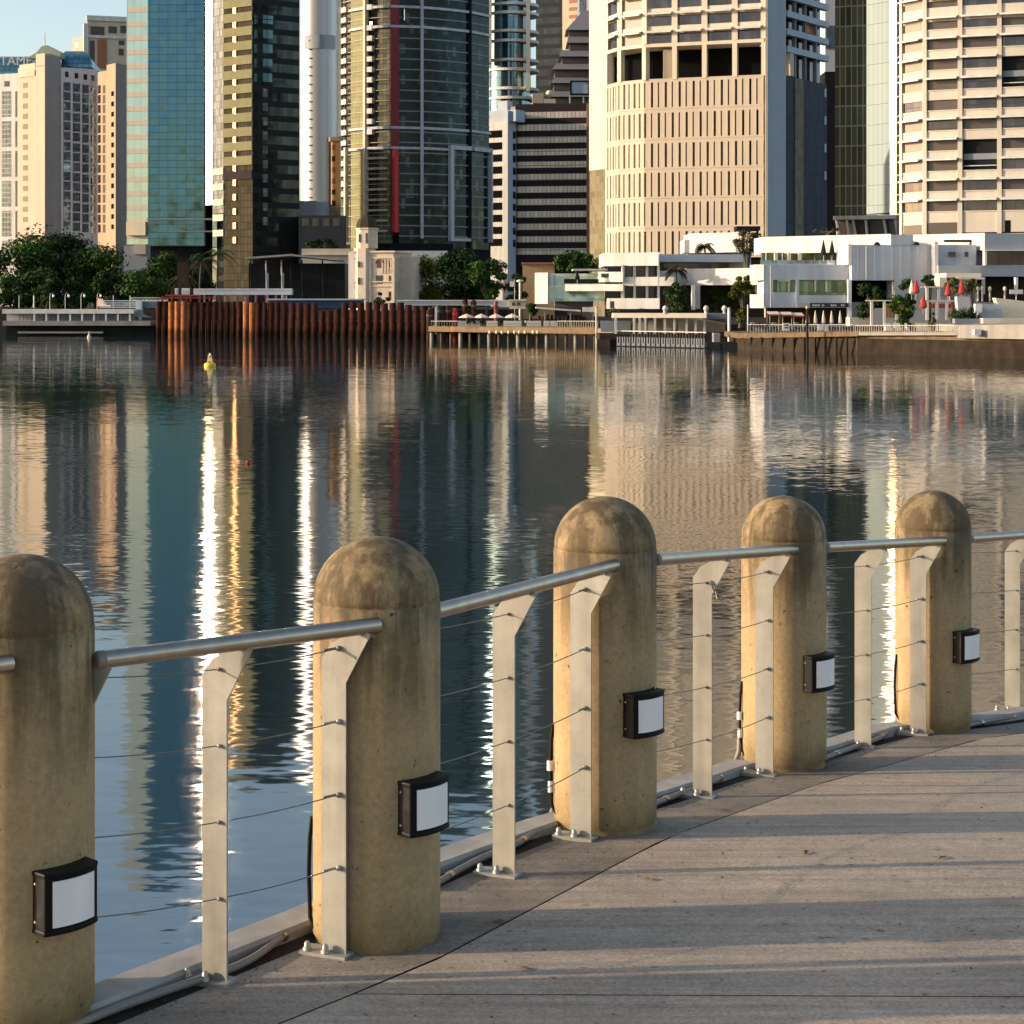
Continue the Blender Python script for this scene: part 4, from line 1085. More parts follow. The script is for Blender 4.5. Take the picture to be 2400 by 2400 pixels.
# open storey and floors above
mb = MB(); plan(mb, sp_, 418, Z(187,386), Z(184,386), 0.1); mb.build('terrace_slab', M_['creamlight'], gt)
mb = MB(); plan(mb, sp_, 418, Z(106,386), Z(98,386), 0.0); mb.build('soffit_beam', M_['creamlight'], gt)
mb = MB(); plan(mb, [(1440,405),(1520,396),(1792,387.5)], 416, Z(184,386), Z(106,386)); mb.build('recessed_wall', M_['black'], gt)
mb = MB()
mb.box(X(1553,392),X(1572,392),389,391,Z(184,386),Z(112,386)); mb.build('inner_column', M_['tan'], gt)
cp_ = [1422,1452,1510,1581,1651,1722,1790]
def fa_of(px): 
    for fa in sf:
        if fa.pa-0.1 <= px <= fa.pb+0.1: return fa
    return sf[-1]
for c in cp_:
    fa = fa_of(c); u = fa.u(c); mb = MB(); fa.box(mb, u-0.5, u+0.5, Z(184,386), Z(106,386), -1.2, 0.15); mb.build('column', M_['creamlight'], gt)
for c in cp_:
    fa = fa_of(c); u = fa.u(c); mb = MB(); fa.box(mb, u-0.62, u+0.62, Z(98,386), topG, -1.2, 0.05); mb.build('pier', M_['creamlight'], gt)
wr = [(-13,15),(33,57),(75,99)]
spn = [(15,33),(57,75)]
mb = MB(); plan(mb, sp_, 418, Z(98,386), topG-0.5, 0.9); mb.build('floor_glazing', M_['win'], gt)
for (y0, y1) in spn + [(-31,-13),(-60,-43)]:
    mb = MB()
    for fa in sf: fa.box(mb, 0.02, fa.L-0.02, Z(y1,386), Z(y0,386), -1.0, -0.2)
    mb.build('spandrel_band', M_['creamlight'], gt)
mb = MB()
for k in range(3, 15):
    for fa in sf: fa.box(mb, 0.02, fa.L-0.02, Z(79-42.5*k,386), Z(52-42.5*k,386), -1.0, -0.2)
mb.build('upper_spandrels', M_['creamlight'], gt)
def shade(root, fa, x0, x1, y, D, m='white', out=1.1, drop=0.55):
    mb = MB(); u0, u1 = fa.u(x0), fa.u(x1); z = Z(y, D)
    q = [fa.pt(u0,-0.2), fa.pt(u1,-0.2), fa.pt(u1,out), fa.pt(u0,out)]
    # thin sloping hood with a turned-down lip
    mb.add([(q[0].x,q[0].y,z+drop),(q[1].x,q[1].y,z+drop),(q[2].x,q[2].y,z+0.1),(q[3].x,q[3].y,z+0.1),
            (q[0].x,q[0].y,z+drop-0.12),(q[1].x,q[1].y,z+drop-0.12),(q[2].x,q[2].y,z-0.18),(q[3].x,q[3].y,z-0.18)],
           [(3,2,1,0),(4,5,6,7),(3,7,6,2),(0,4,7,3),(2,6,5,1)])
    return mb.build('sunshade', M_[m], root)
for (a_,b_) in ((1424,1450),(1456,1505),(1515,1575),(1586,1645),(1656,1716),(1727,1785)):
    for y in (29, 72, -14):
        shade(gt, fa_of((a_+b_)/2), a_, b_, y, 386)
for (a_,b_) in ((1458,1504),(1424,1449)):
    for (y0,y1) in wr:
        fa = fa_of((a_+b_)/2); mb = MB(); fa.box(mb, fa.u(a_), fa.u(b_), Z(y1,386), Z(y0,386), -1.05, -0.5); mb.build('window_blind', M_['blind'], gt)
# shaft
sh1 = Fa(1800,381.5,1842,384)
mb = MB(); sh1.box(mb, 0, sh1.L, G, topG+6, -1.5, 0); mb.build('service_shaft', M_['shaft'], gt)
mb = MB(); mb.box(X(1793,381), X(1799,381), 380.6, 384, G, topG+4); mb.build('edge_pilaster', M_['creamlight'], gt)
# right flank, receding
rk = Fa(1843,385,1938,401)
mb = MB(); rk.box(mb, 0, rk.L, G, rk.z(188), -3, 0); mb.build('navy_cladding', M_['navy'] if 'navy' in M_ else M_.setdefault('navy', glass('navy_cladding', (0.022,0.034,0.065), (0.010,0.014,0.025), 1.1, 5.6, 0.10, 0.5, 0.0, 0.4, 0.0, spec=0.08)), gt)
mb = MB(); rk.box(mb, rk.u(1862), rk.u(1882), G+3, rk.z(190), -0.2, 0.15); mb.build('olive_strip', M_['olive'], gt)
for k in range(4): mb = MB(); rk.box(mb, rk.u(1932), rk.u(1936), Z(225+k*65,398), Z(205+k*65,398), -0.2, 0.1); mb.build('slit_light', M_['whitecool'], gt)
mb = MB(); rk.box(mb, 1, rk.L-0.5, rk.z(188), topG-1, -2.6, -1.4); mb.build('flank_glazing', M_['win'], gt)
for k, y in enumerate((22, 64, 105, -20)):
    mb = MB(); z = Z(y, 385); rk.box(mb, 0, rk.L+0.4, z-1.5, z-0.2, -1.0, 0.3); mb.build('flank_spandrel', M_['shaft'], gt)
mb = MB()
for k in range(2, 15): z = Z(22-42.5*k, 385); rk.box(mb, 0, rk.L+0.4, z-1.5, z-0.2, -1.0, 0.3)
mb.build('upper_flank_spandrels', M_['shaft'], gt)
for x in (1866, 1890, 1915): 
    u = rk.u(x); mb = MB(); rk.box(mb, u-0.3, u+0.3, rk.z(188), topG, -0.9, -0.1); mb.build('flank_column', M_['grey'], gt)
mb = MB(); rk.box(mb, rk.u(1851), rk.u(1860), rk.z(186), rk.z(128), -1.3, 0.1); mb.build('lit_column', M_['creamlight'], gt)
M_['amber'] = mat('amber_interior', (0.75,0.30,0.08), 0.5, var=0.4, scale=1.0)
mb = MB(); rk.box(mb, rk.u(1903), rk.u(1924), Z(72,393), Z(51,393), -1.35, -1.2); mb.build('amber_window', M_['amber'], gt)
# sliver behind
sv = B('blue_sliver_tower', 'pale blue sliver of tower between flank and dark glass tower', 1946, 470)
s1 = Fa(1934,470,1960,470)
MB().box(X(1934,470),X(1960,470),470,478,Z(168,470),Z(-300,470)).build('upper_wall', M_['shaft'], sv); MB().box(X(1934,470),X(1960,470),470.2,478,G,Z(168,470)).build('lower_wall', M_['dark'], sv)
mb = MB(); s1.box(mb, 0.2, s1.L-0.2, Z(115,470), Z(60,470), -0.2, 0.15); mb.build('louvre', M_['hotelwin'], sv)

# ---------- dark olive glass tower and its white glazed edge
M_['oliveg'] = glass('dark_olive_glass', (0.030,0.037,0.031), (0.13,0.14,0.125), 1.35, 4.7, 0.16, 0.2, 0.4, 0.8, 0.015, spec=0.2)
M_['milk'] = glass('milky_glass', (0.36,0.44,0.44), (0.16,0.21,0.22), 1.4, 4.7, 0.06, 0.5, 0.0, 0.05, 0.0, spec=0.1)
dg = B('olive_glass_tower', 'dark olive glass tower with milky glazed right edge beside the sunshade tower', 2030, 425)
d1_ = Fa(1957,433,2031,430.6); d2_ = Fa(2031,430,2087,424)
mb = MB(); d1_.box(mb, 0, d1_.L, Z(506,428), zz(-560,428), -18, 0); mb.build('dark_curtain_wall', M_['oliveg'], dg)
mb = MB(); d2_.box(mb, 0, d2_.L, Z(500,427), zz(-560,428), -14, 0); mb.build('milky_glazing', M_['milk'], dg)
gm = Fv(2086, 423.6, ehalf(2092, 424), 2.0)
mb = MB(); gm.box(mb, 0, 2.0, Z(505,424), zz(-560,428), -0.5, 0); mb.build('mirror_strip', M_['mirror'], dg)
mb = MB(); mb.box(X(2100,423),X(2106,423),422.2,423.4,Z(510,423),zz(-560,423)); mb.build('white_edge', M_['white'], dg)
tl = B('trestle_lobby', 'white slanted trestle frame lobby at the foot of the milky glazed tower', 2035, 423)
for (xa, xb) in ((1960,1968),(1985,1990),(2000,2006),(2030,2033),(2072,2078),(2098,2104)):
    D_=422; wd=5
    mb = MB().hexa([(X(xb,D_),D_,Z(552,D_)),(X(xb+wd,D_),D_,Z(552,D_)),(X(xb+wd,D_),D_+0.8,Z(552,D_)),(X(xb,D_),D_+0.8,Z(552,D_)),(X(xa,D_),D_,Z(514,D_)),(X(xa+wd,D_),D_,Z(514,D_)),(X(xa+wd,D_),D_+0.8,Z(514,D_)),(X(xa,D_),D_+0.8,Z(514,D_))])
    mb.build('trestle_leg', M_['white'], tl)
mb = MB(); mb.box(X(1957,422),X(2112,422),421.5,424,Z(514,422),Z(505,422)); mb.build('trestle_beam', M_['white'], tl)
mb = MB(); mb.box(X(1957,424),X(2112,424),424.5,432,G,Z(512,424)); mb.build('lobby_glazing', M_['winbronze'], tl)

tl.rotation_euler.z = math.radians(-22)
# ---------- right tower with sunshades
M_['rcream'] = mat('sunlit_precast', (0.58,0.53,0.45), 0.75, var=0.05, scale=0.3, streak=0.08)
rw = B('sunshade_tower', 'cream office tower at right edge with hooded windows on every floor', 2260, 325)
wp = [(2104,331),(2113,326.5),(2168,321.5),(2251,318.6),(2343,316.2),(2500,312.5)]
wf = facets(wp); topW = zz(-640, 318); rp_ = 47.6
mb = MB(); plan(mb, wp, 352, G, topW, 0.9); mb.build('glazing_core', M_['dark'], rw)
for k in range(0, 11):
    yb = 66 + k*rp_   # sill level
    mb = MB()
    for i, fa in enumerate(wf):
        if i == 3 and k == 6: mb.build('spandrel_band', M_['rcream'], rw); mb = MB()
        if (i == 3 and k == 6) or (i == 4 and k == 2): continue
        z1 = Z(yb, 319); z0 = Z(yb+rp_-22-2, 319)
        if k == 9: z0 = Z(545, 319)
        fa.box(mb, 0.01, fa.L-0.01, z0, z1, -1.2, 0.0)
        fa.box(mb, 0.01, fa.L-0.01, z1-0.18, z1, 0.0, 0.12)
    if k < 10: mb.build('spandrel_band', M_['rcream'], rw)
mb = MB()
for k in range(-15, 0):
    yb = 66 + k*rp_
    for i, fa in enumerate(wf): fa.box(mb, 0.01, fa.L-0.01, Z(yb+rp_-19, 319), Z(yb-4, 319), -1.2, 0.0)
mb.build('upper_spandrels', M_['rcream'], rw)
mb = MB()
for i, fa in enumerate(wf): fa.box(mb, 0.01, fa.L-0.01, G, Z(548, 319), -1.2, 0.0)
mb.build('base_wall', M_['rcream'], rw)
for i in (1,2,3,4,5):
    fa = wf[i-1]; fb2 = wf[min(i, 4)]
    mb = MB()
    if i < 5:
        fb2.box(mb, -0.28, 0.34, G, topW, -1.2, 0.28); fa.box(mb, fa.L-0.42, fa.L-0.30, G, topW, -0.9, 0.22)
        mb.build('pier', M_['rcream'], rw)
wins = [(1,2120,2161,'blind'),(2,2174,2244,'winbronze'),(3,2258,2336,'win'),(4,2350,2420,'win')]
for k in range(-1, 10):
    yt = 44 + k*rp_
    for i, a_, b_, m in wins:
        if (i == 3 and k in (6,7)) or (i == 4 and k in (2,3)): continue
        fa = wf[i]; mm = m
        if i == 1 and k in (8, 9, 4): mm = 'win'
        if i == 3 and k in (1, 5): mm = 'winbronze'
        if i == 2 and k == 5: mm = 'win'
        if i == 4 and k in (0, 6, 8): mm = 'winbronze'
        mb = MB(); fa.box(mb, fa.u(a_), fa.u(b_), Z(yt+23,319), Z(yt-1,319), -1.0, -0.12 if m == 'blind' else -0.4)
        o = mb.build('window', M_[mm], rw)
        if k == 4 and i in (1,2): 
            mb = MB(); fa.box(mb, fa.u(a_)+0.2, fa.u(b_)-0.2, Z(yt+20,319), Z(yt+9,319), -0.54, -0.45); mb.build('desk_screen', M_['greyl'], o)
        else: shade(rw, fa, a_-5, b_+1, yt-4, 319, 'white', 1.15, 0.42)
# two double-height openings
for (i, a_, b_, k) in ((3,2258,2336,6),(4,2350,2440,2)):
    fa = wf[i]; yt = 44 + k*rp_
    mb = MB(); fa.box(mb, fa.u(a_), fa.u(b_), Z(yt+rp_+24,319), Z(yt-5,319), -1.1, -0.9); o = mb.build('double_height_window', M_['winbronze'], rw)
    mb = MB(); fa.box(mb, fa.u(a_), fa.u(b_), Z(yt+45,319), Z(yt+31,319), -0.89, -0.6); mb.build('inner_slab', M_['roofgrey'], o)
    mb = MB(); fa.box(mb, fa.u(a_)+0.1, fa.u(b_)-0.1, Z(yt+60.5,319), Z(yt+58.5,319), -0.85, -0.3); mb.build('guard_rail', M_['whitecool'], o)
for (i, a_, b_, y0, y1) in ((1,2119,2160,525,548),(2,2173,2243,521,547)):
    fa = wf[i]; mb = MB(); fa.box(mb, fa.u(a_), fa.u(b_), Z(y1,319), Z(y0,319), -0.3, 0.06); mb.build('lobby_window', M_['winbronze'], rw)
fa = wf[4]; mb = MB(); fa.box(mb, fa.u(2355), fa.u(2368), Z(546,319), Z(518,319), -0.3, 0.06); mb.build('doorway', M_['black'], rw)

# =================================================================== TREES
def tree(name, label, px, D, zb, rx, z0, z1, n=1400, leaf=0.55, m='leafd', seed=1, clumps=14, ry=None, cat='tree', group=None, trunk=0.3, sparse=0.0):
    rnd = random.Random(seed); x0 = X(px, D); ry = ry or rx*0.8
    root = thing(name, label, cat, (x0, D, zb), group)
    cs = []; zc = (z0+z1)/2; hz = (z1-z0)/2
    for i in range(clumps):
        a_ = rnd.uniform(0, 2*PI); v = rnd.uniform(-0.9, 0.95); r_ = math.sqrt(max(0.05,1-v*v))*rnd.uniform(0.45, 0.85)
        cs.append((x0 + rx*r_*math.cos(a_)*0.85, D + ry*r_*math.sin(a_)*0.85, zc + hz*v*0.78, rnd.uniform(0.17, 0.47)*min(rx, hz*1.3)))
    mb = MB(); vs = []; fs = []
    for i in range(n):
        c = cs[rnd.randrange(clumps)]
        d = Vector((rnd.gauss(0,1), rnd.gauss(0,1), rnd.gauss(0,1))).normalized()
        rr = c[3]*(rnd.random()**0.35)*rnd.uniform(0.85,1.12)
        p = Vector((c[0], c[1], c[2])) + Vector((d.x*rr*1.15, d.y*rr, d.z*rr*0.8))
        nn = (d + Vector((rnd.uniform(-.8,.8), rnd.uniform(-.8,.8), rnd.uniform(-.3,1.0)))).normalized()
        t = nn.cross(Vector((rnd.random()-.5, rnd.random()-.5, rnd.random()-.5))).normalized(); b = nn.cross(t)
        s_ = leaf*rnd.uniform(0.6, 1.25); k = len(vs)
        vs += [p - t*s_*0.6, p + b*s_*0.38, p + t*s_*0.6, p - b*s_*0.38]; fs.append((k,k+1,k+2,k+3))
    mb.add(vs, fs); mb.build('crown', M_[m], root)
    tb = MB(); tb.tube([(x0,D,zb-0.2),(x0+0.1*rx*0.2,D,zb+(zc-zb)*0.45),(x0-0.04*rx,D,zc)], [trunk, trunk*0.7, trunk*0.3], 8)
    for c in cs[:6]:
        tb.tube([(x0,D,zb+(zc-zb)*0.45),((x0+c[0])/2,(D+c[1])/2,(zc*0.6+c[2]*0.4)-0.2),(c[0],c[1],c[2])], [trunk*0.5,trunk*0.3,trunk*0.08], 6)
    tb.build('trunk', M_['trunk'], root)
    return root
def palm(name, label, px, D, zb, h, n=22, fl=2.6, m='leafd', seed=1, lean=0.0, group=None):
    rnd = random.Random(seed); x0 = X(px, D)
    root = thing(name, label, 'palm tree', (x0, D, zb), group)
    xt = x0 + lean; top = Vector((xt, D, zb+h))
    MB().tube([(x0,D,zb-0.2),((x0+xt)/2,D,zb+h*0.5),(xt,D,zb+h)], [0.24,0.18,0.15], 8).build('trunk', M_['trunk'], root)
    mb = MB(); vs = []; fs = []
    for i in range(n):
        a_ = rnd.uniform(0, 2*PI); el = rnd.uniform(-0.25, 1.25); L_ = fl*rnd.uniform(0.8, 1.1)
        d = Vector((math.cos(a_), math.sin(a_), 0)); side = Vector((-math.sin(a_), math.cos(a_), 0)); K = 9
        pts = []
        for k in range(K+1):
            s_ = k/K
            pts.append(top + d*L_*s_*math.cos(el*0.6) + Vector((0,0,L_*(math.sin(el)*s_ - 0.85*s_*s_))))
        for k in range(1, K):
            for sg in (-1, 1):
                for h_ in (0, 0.5):
                    p = pts[k].lerp(pts[k+1], h_); q = p + side*sg*0.55*(1-(k/K)**2*0.7) + d*0.25 + Vector((0,0,-0.30))
                    w_ = d*0.07; i0 = len(vs); vs += [p-w_, p+w_, q]; fs.append((i0,i0+1,i0+2))
    mb.add(vs, fs); mb.build('crown', M_[m], root); return root
GL = 4.35
tree('fig_tree', 'low skirt of dark growth along the landing below the fig trees', 110, 349, GL, 13.5, 3.6, zz(640,349), 9000, 0.55, 'leafd', 17, 40, ry=4)
gname = 'big riverside trees on the left bank'
tree('fig_tree', 'broad dark fig tree at the left edge, brightest leaves low on its left', 35, 365, GL, 10.5, 3.6, zz(556,365), 9000, 0.6, 'leafm', 11, 26, group=gname)
tree('fig_tree', 'widest dark tree, crown touching the foot of the hotel', 130, 372, GL, 11.0, 3.6, zz(536,372), 10000, 0.6, 'leafd', 12, 28, group=gname)
tree('fig_tree', 'dark tree sloping down right towards the grey flank wall', 222, 368, GL, 8.5, 3.6, zz(556,368), 8000, 0.6, 'leafm', 13, 24, group=gname)
tree('fig_tree', 'low dark growth filling under the sloping trees beside the flank wall', 270, 356, GL, 5.6, 3.6, zz(620,356), 5000, 0.5, 'leafd', 14, 16, group=gname)
palm('palm_tree', 'palm head sprouting above the wide dark tree crown', 82, 385, GL, zz(556,385)-GL, 20, 2.2, 'leafd', 3)
tree('leafy_tree', 'bright green leafy tree right of the grey flank wall', 375, 352, GL, 5.4, 3.8, zz(568,352), 5200, 0.55, 'leafm', 21, 18)
tree('leafy_tree', 'lower green tree leaning left beside the flank wall foot', 330, 346, GL, 4.4, 3.6, zz(632,346), 3600, 0.5, 'leafm', 22, 14)
tree('leafy_tree', 'shaded tree behind the palms in front of the teal tower', 440, 366, GL, 6.5, 3.6, zz(580,366), 5600, 0.55, 'leafd', 23, 14)
palm('palm_tree', 'drooping brown palm left of the banded tower foot', 465, 345, GL, zz(615,345)-GL, 40, 4.2, 'leafb', 5, 0.5)
palm('palm_tree', 'tall green palm in front of the banded tower foot', 508, 350, GL, zz(595,350)-GL, 34, 3.8, 'leafm', 6, 0.2)
palm('palm_tree', 'short brown palm stooping at the end of the timber hoarding', 432, 341, GL, zz(655,341)-GL, 30, 3.2, 'leafb', 8, -0.3)
palm('palm_tree', 'small pale palm on the ferry landing beside a lamp', 108, 334, GL, zz(700,334)-GL, 22, 1.8, 'leafo', 9, 0.4)
tree('leafy_tree', 'olive green tree just right of the domed white house', 990, 338, GL, 4.4, 4.0, zz(596,338), 4200, 0.5, 'leafo', 31, 18)
tree('leafy_tree', 'near black tree between the olive tree and the spreading one', 1062, 352, GL, 6.5, 3.6, zz(585,352), 5200, 0.55, 'leafd', 32, 16)
tree('leafy_tree', 'spreading tree with pale forked trunk before the brown office', 1140, 332, GL-1.5, 4.8, 6.0, zz(600,332), 4200, 0.5, 'leafm', 33, 18)
tree('leafy_tree', 'dark narrow tree behind the white sign, left of the orange wall', 1212, 340, 2.6, 2.6, 3.5, zz(625,340), 1500, 0.5, 'leafb', 34, 12)
tree('leafy_tree', 'dark undergrowth tree filling beneath the canopy of the spreading tree', 1100, 350, 2.6, 5.5, 2.8, zz(655,350), 2600, 0.55, 'leafd', 36, 16)
tree('hedge', 'rounded green hedge above the orange wall and white restaurant', 1352, 345, 2.6, 5.6, zz(655,345), zz(588,345), 3000, 0.5, 'leafm', 35, 20, cat='hedge')
tree('garden_tree', 'bushy dark tree in front of the white restaurant windows', 1586, 252, 2.6, 2.1, 3.2, zz(655,252), 2200, 0.34, 'leafd', 41, 14)
tree('garden_tree', 'light green garden tree under the white box terrace', 1678, 262, 2.6, 2.2, 3.2, zz(668,262), 2000, 0.34, 'leafm', 42, 14)
tree('garden_tree', 'taller olive tree in front of the white box terrace end', 1742, 248, 2.6, 2.0, 3.4, zz(632,248), 2400, 0.32, 'leafo', 43, 16)
tree('gum_tree', 'wispy grey gum tree above the terraces, left of the long cream parapet', 1752, 292, 6.0, 2.9, zz(600,292), zz(535,292), 1900, 0.32, 'leafb', 44, 16)
palm('palm_tree', 'small palm on the restaurant roof terrace', 1652, 285, zz(622,285), 3.0, 30, 1.9, 'leafb', 10)
palm('palm_tree', 'pale weeping palm between restaurant block and white box', 1585, 256, 2.6, zz(632,256)-2.6, 30, 1.6, 'leafb', 15)
tree('garden_tree', 'dark tree under the long white overhang, left of the pergola', 2042, 221, 2.6, 1.9, 3.0, zz(650,221), 2200, 0.3, 'leafd', 51, 14)
tree('garden_tree', 'dark crowned tree rising against the blue grey wall', 2118, 219, 2.6, 1.6, 3.3, zz(642,219), 2000, 0.3, 'leafd', 52, 12)
tree('garden_tree', 'green tree in front of the red parasols and white pergola', 2110, 212, 2.6, 1.7, 2.9, zz(682,212), 1900, 0.3, 'leafm', 53, 12)
tree('garden_tree', 'dark topped tree right of the red and white parasol', 2178, 220, 2.6, 1.1, zz(672,220), zz(645,220), 1100, 0.28, 'leafd', 54, 9)
tree('garden_tree', 'small tree under the cream canopy beside the red parasol', 2232, 214, 2.6, 1.2, zz(690,214), zz(650,214), 1000, 0.28, 'leafo', 55, 9)
tree('garden_tree', 'yellow green tree right of the tallest red parasol', 2278, 216, 2.6, 1.1, zz(690,216), zz(652,216), 900, 0.28, 'leafo', 56, 9)
tree('shrub', 'dark sprawling shrub over the grey terrace wall', 2262, 206, 2.5, 2.0, 2.8, zz(712,206), 1700, 0.26, 'leafd', 57, 14, cat='shrub')
tree('shrub', 'spiky green potted shrub on the sunny terrace', 2184, 207, 2.5, 0.6, 2.6, zz(728,207), 500, 0.24, 'leafo', 58, 6, cat='shrub')
tree('shrub', 'round shrub on the wharf behind the white sign boards', 1243, 270, 2.7, 1.3, 2.9, zz(705,270), 1100, 0.3, 'leafd', 59, 10, cat='shrub')
tree('shrub', 'planting strip along the parapet of the long white terrace', 1940, 240, zz(552,240), 2.6, zz(548,240), zz(533,240), 700, 0.25, 'leafb', 60, 14, cat='shrub')
tree('shrub', 'vine sprawling over the jetty roof end', 1440, 248, zz(745,248), 1.2, zz(742,248), zz(722,248), 500, 0.22, 'leafo', 61, 9, cat='shrub')
tree('shrub', 'yellow flowering shrub beside the gangway at the wharf corner', 1735, 236, 2.7, 0.9, 2.8, zz(728,236), 800, 0.22, 'leafo', 62, 9, cat='shrub')

# =================================================================== LEFT BANK
# ferry landing
fl_ = thing('ferry_landing', 'long low ferry landing with white fascia at the left edge', 'landing', (X(160,320),320,0))
D_=316
MB().box(X(5,D_),X(313,D_),D_,D_+8,Z(735,D_),Z(725,D_)).build('fascia', M_['white'], fl_)
MB().box(X(8,D_),X(312,D_),D_+2,D_+7.5,Z(752,D_),Z(735,D_)).build('screen_wall', M_['greyl'], fl_)
MB().box(X(10,D_),X(355,D_),D_-1,D_+7,Z(763,D_),Z(752,D_)).build('lower_deck', M_['conc'], fl_)
MB().box(X(12,D_),X(360,D_),D_+0.5,D_+6,-1,Z(763,D_)).build('understructure', M_['dark'], fl_)
MB().box(X(44,D_),X(243,D_),D_-0.6,D_+0.4,Z(781,D_),Z(777,D_)).build('waling', M_['conc'], fl_)
mb = MB()
for k in range(30): mb.box(X(40+k*9,D_),X(42+k*9,D_),D_+1.2,D_+1.4,Z(752,D_),Z(736,D_))
mb.build('balustrade', M_['roofgrey'], fl_)
for k in range(9): mb = MB(); x = 78+k*28; mb.box(X(x,D_),X(x+3.5,D_),D_+0.1,D_+0.5,Z(763,D_),Z(735,D_)); mb.build('column', M_['white'], fl_)
# lamps on the landing
def lamp(px, D, zb, h, label, glob=True):
    r = thing('street_lamp', label, 'street lamp', (X(px,D), D, zb), 'lamps on the ferry landing')
    x = X(px,D); MB().tube([(x,D,zb),(x,D,zb+h-0.4),(x+0.08,D,zb+h),(x+0.35,D,zb+h+0.12),(x+0.6,D,zb+h-0.05)], [0.07,0.06,0.05,0.04,0.04], 6).build('pole', M_['galv'], r)
    if glob: MB().ball((x+0.6,D,zb+h-0.33), 0.22, 10, 6, 1.25).build('lamp_globe', M_['opal'], r)
for i, x in enumerate((117,153,190,228)): lamp(x, 324, Z(725,320), 2.7, 'white globe lamp on the landing, %s from the left' % ('nearest the pale palm, first','second','third','fourth')[i])
for i, x in enumerate((45,80,266,305)):
    r = thing('light_pole', 'plain grey pole on the landing, %s' % ('furthest left','short one left of the pale palm','over the blue gangway rails','at the end of the white truss')[i], 'pole', (X(x,326),326,Z(722,326)), 'plain poles on the landing')
    MB().tube([(X(x,326),326,Z(722,326)),(X(x,326),326,Z(692,326))],[0.09 if i != 1 else 0.16,0.07 if i != 1 else 0.16],6).build('pole', M_['galv'], r)
gw = thing('gangway', 'blue grey slatted gangway between landing and white truss', 'gangway', (X(275,322),322,Z(722,322)))
mb = MB()
for k in range(4): mb.box(X(233,322),X(322,322),321.8,322,Z(706+k*5,322),Z(704+k*5,322))
mb.build('rails', M_['shaft'], gw)
MB().box(X(318,320),X(332,320),320,322,Z(726,320),Z(703,320)).build('portal', M_['shaft'], gw)
MB().box(X(332,322),X(372,322),321,323,Z(722,322),Z(706,322)).build('wind_screen', M_['roofgrey'], gw)
mb = MB(); mb.hexa([(X(313,318),317,Z(742,318)),(X(352,318),317,Z(744,318)),(X(352,318),320,Z(744,318)),(X(313,318),320,Z(742,318)),(X(313,318),317,Z(727,318)),(X(342,318),317,Z(741,318)),(X(342,318),320,Z(741,318)),(X(313,318),320,Z(727,318))]); mb.build('ramp', M_['roofgrey'], gw)
tr = thing('white_truss', 'white lattice truss above the left end of the rusty piles', 'truss', (X(350,316),316,Z(706,316)))
mb = MB(); mb.box(X(303,316),X(392,316),316,316.5,Z(706,316),Z(703,316)); mb.box(X(303,316),X(392,316),316,316.5,Z(698.5,316),Z(697,316))
for k in range(9): mb.tube([(X(304+k*10,316),316.2,Z(704,316)),(X(309+k*10,316),316.2,Z(698,316)),(X(314+k*10,316),316.2,Z(704,316))],0.08,4)
mb.build('lattice', M_['white'], tr)

# rusty steel piles: stepped cofferdam
PL = []
seg = [(372,394,307,307),(395,440,305,299),(441,560,300,300),(561,604,298,292),(605,660,293,293),(661,780,293,291)]
x = 372.0
def pileD(x):
    for a_, b_, da, db in seg:
        if a_-0.6 <= x <= b_+0.6: return da + (db-da)*(x-a_)/(b_-a_)
    return 291 - (x-780)*0.02
while x < 1016:
    PL.append(x); x += 14.6 if x < 640 else (17.6 if x < 775 else 18.6)
r0 = None
rnd = random.Random(4)
wordp = ['first','second','third','fourth','fifth','sixth','seventh','eighth','ninth','tenth','eleventh','twelfth','thirteenth','fourteenth','fifteenth','sixteenth','seventeenth','eighteenth','nineteenth','twentieth']
def ordn(i): 
    tens = ['','','twenty','thirty','forty']
    return wordp[i] if i < 20 else (tens[(i+1)//10] + ('-' + wordp[(i+1)%10-1] if (i+1)%10 else 'th'))
for i, x in enumerate(PL):
    D = pileD(x); rad = 0.46 if x < 640 else (0.50 if x < 775 else 0.53)
    top_ = Z(706 + (2 if x > 640 else 0) + (rnd.uniform(0,3)), D) if not (750 < x < 800) else Z(733-(x-750)*0.25+rnd.uniform(-2,2), D)
    if x > 940: top_ = Z(712+ (x-940)*0.12, D)
    r = thing('steel_pile', 'rusty round steel pile, %s of its row counted from the landing' % ordn(i), 'pile', (X(x,D), D, 0), 'rusty steel piles standing in the river')
    H = top_
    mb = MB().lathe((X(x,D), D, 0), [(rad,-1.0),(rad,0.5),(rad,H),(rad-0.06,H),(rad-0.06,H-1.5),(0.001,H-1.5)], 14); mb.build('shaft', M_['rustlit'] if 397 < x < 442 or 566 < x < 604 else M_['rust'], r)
wl = thing('steel_waling', 'dark red steel waling and clutter along the left pile tops', 'beam', (X(430,303),303,Z(706,303)))
mb = MB(); mb.box(X(376,304),X(500,304),303.6,304.2,Z(700,304),Z(696,304)); mb.box(X(390,301),X(470,301),300,300.6,Z(694,301),Z(690.5,301))
for k in range(14): mb.box(X(380+k*22,303.5),X(383+k*22,303.5),303,303.5,Z(706,303.5),Z(694,303.5))
mb.build('beam', M_['dred'], wl)
for (a_,b_,lb) in ((411,417,'narrow white box on the red waling, left one'),(427,444,'wider white box on the red waling beside the long girder')):
    r = thing('site_box', lb, 'box', (X((a_+b_)/2,306),306,Z(690,306)), 'white site boxes on the waling'); MB().box(X(a_,306),X(b_,306),305.5,306.5,Z(690,306),Z(675.5,306)).build('shell', M_['white'], r)
    MB().box(X(a_+1.5,306),X(b_-1.5,306),305.44,305.5,Z(687,306),Z(679,306)).build('door', M_['greyl'], r)
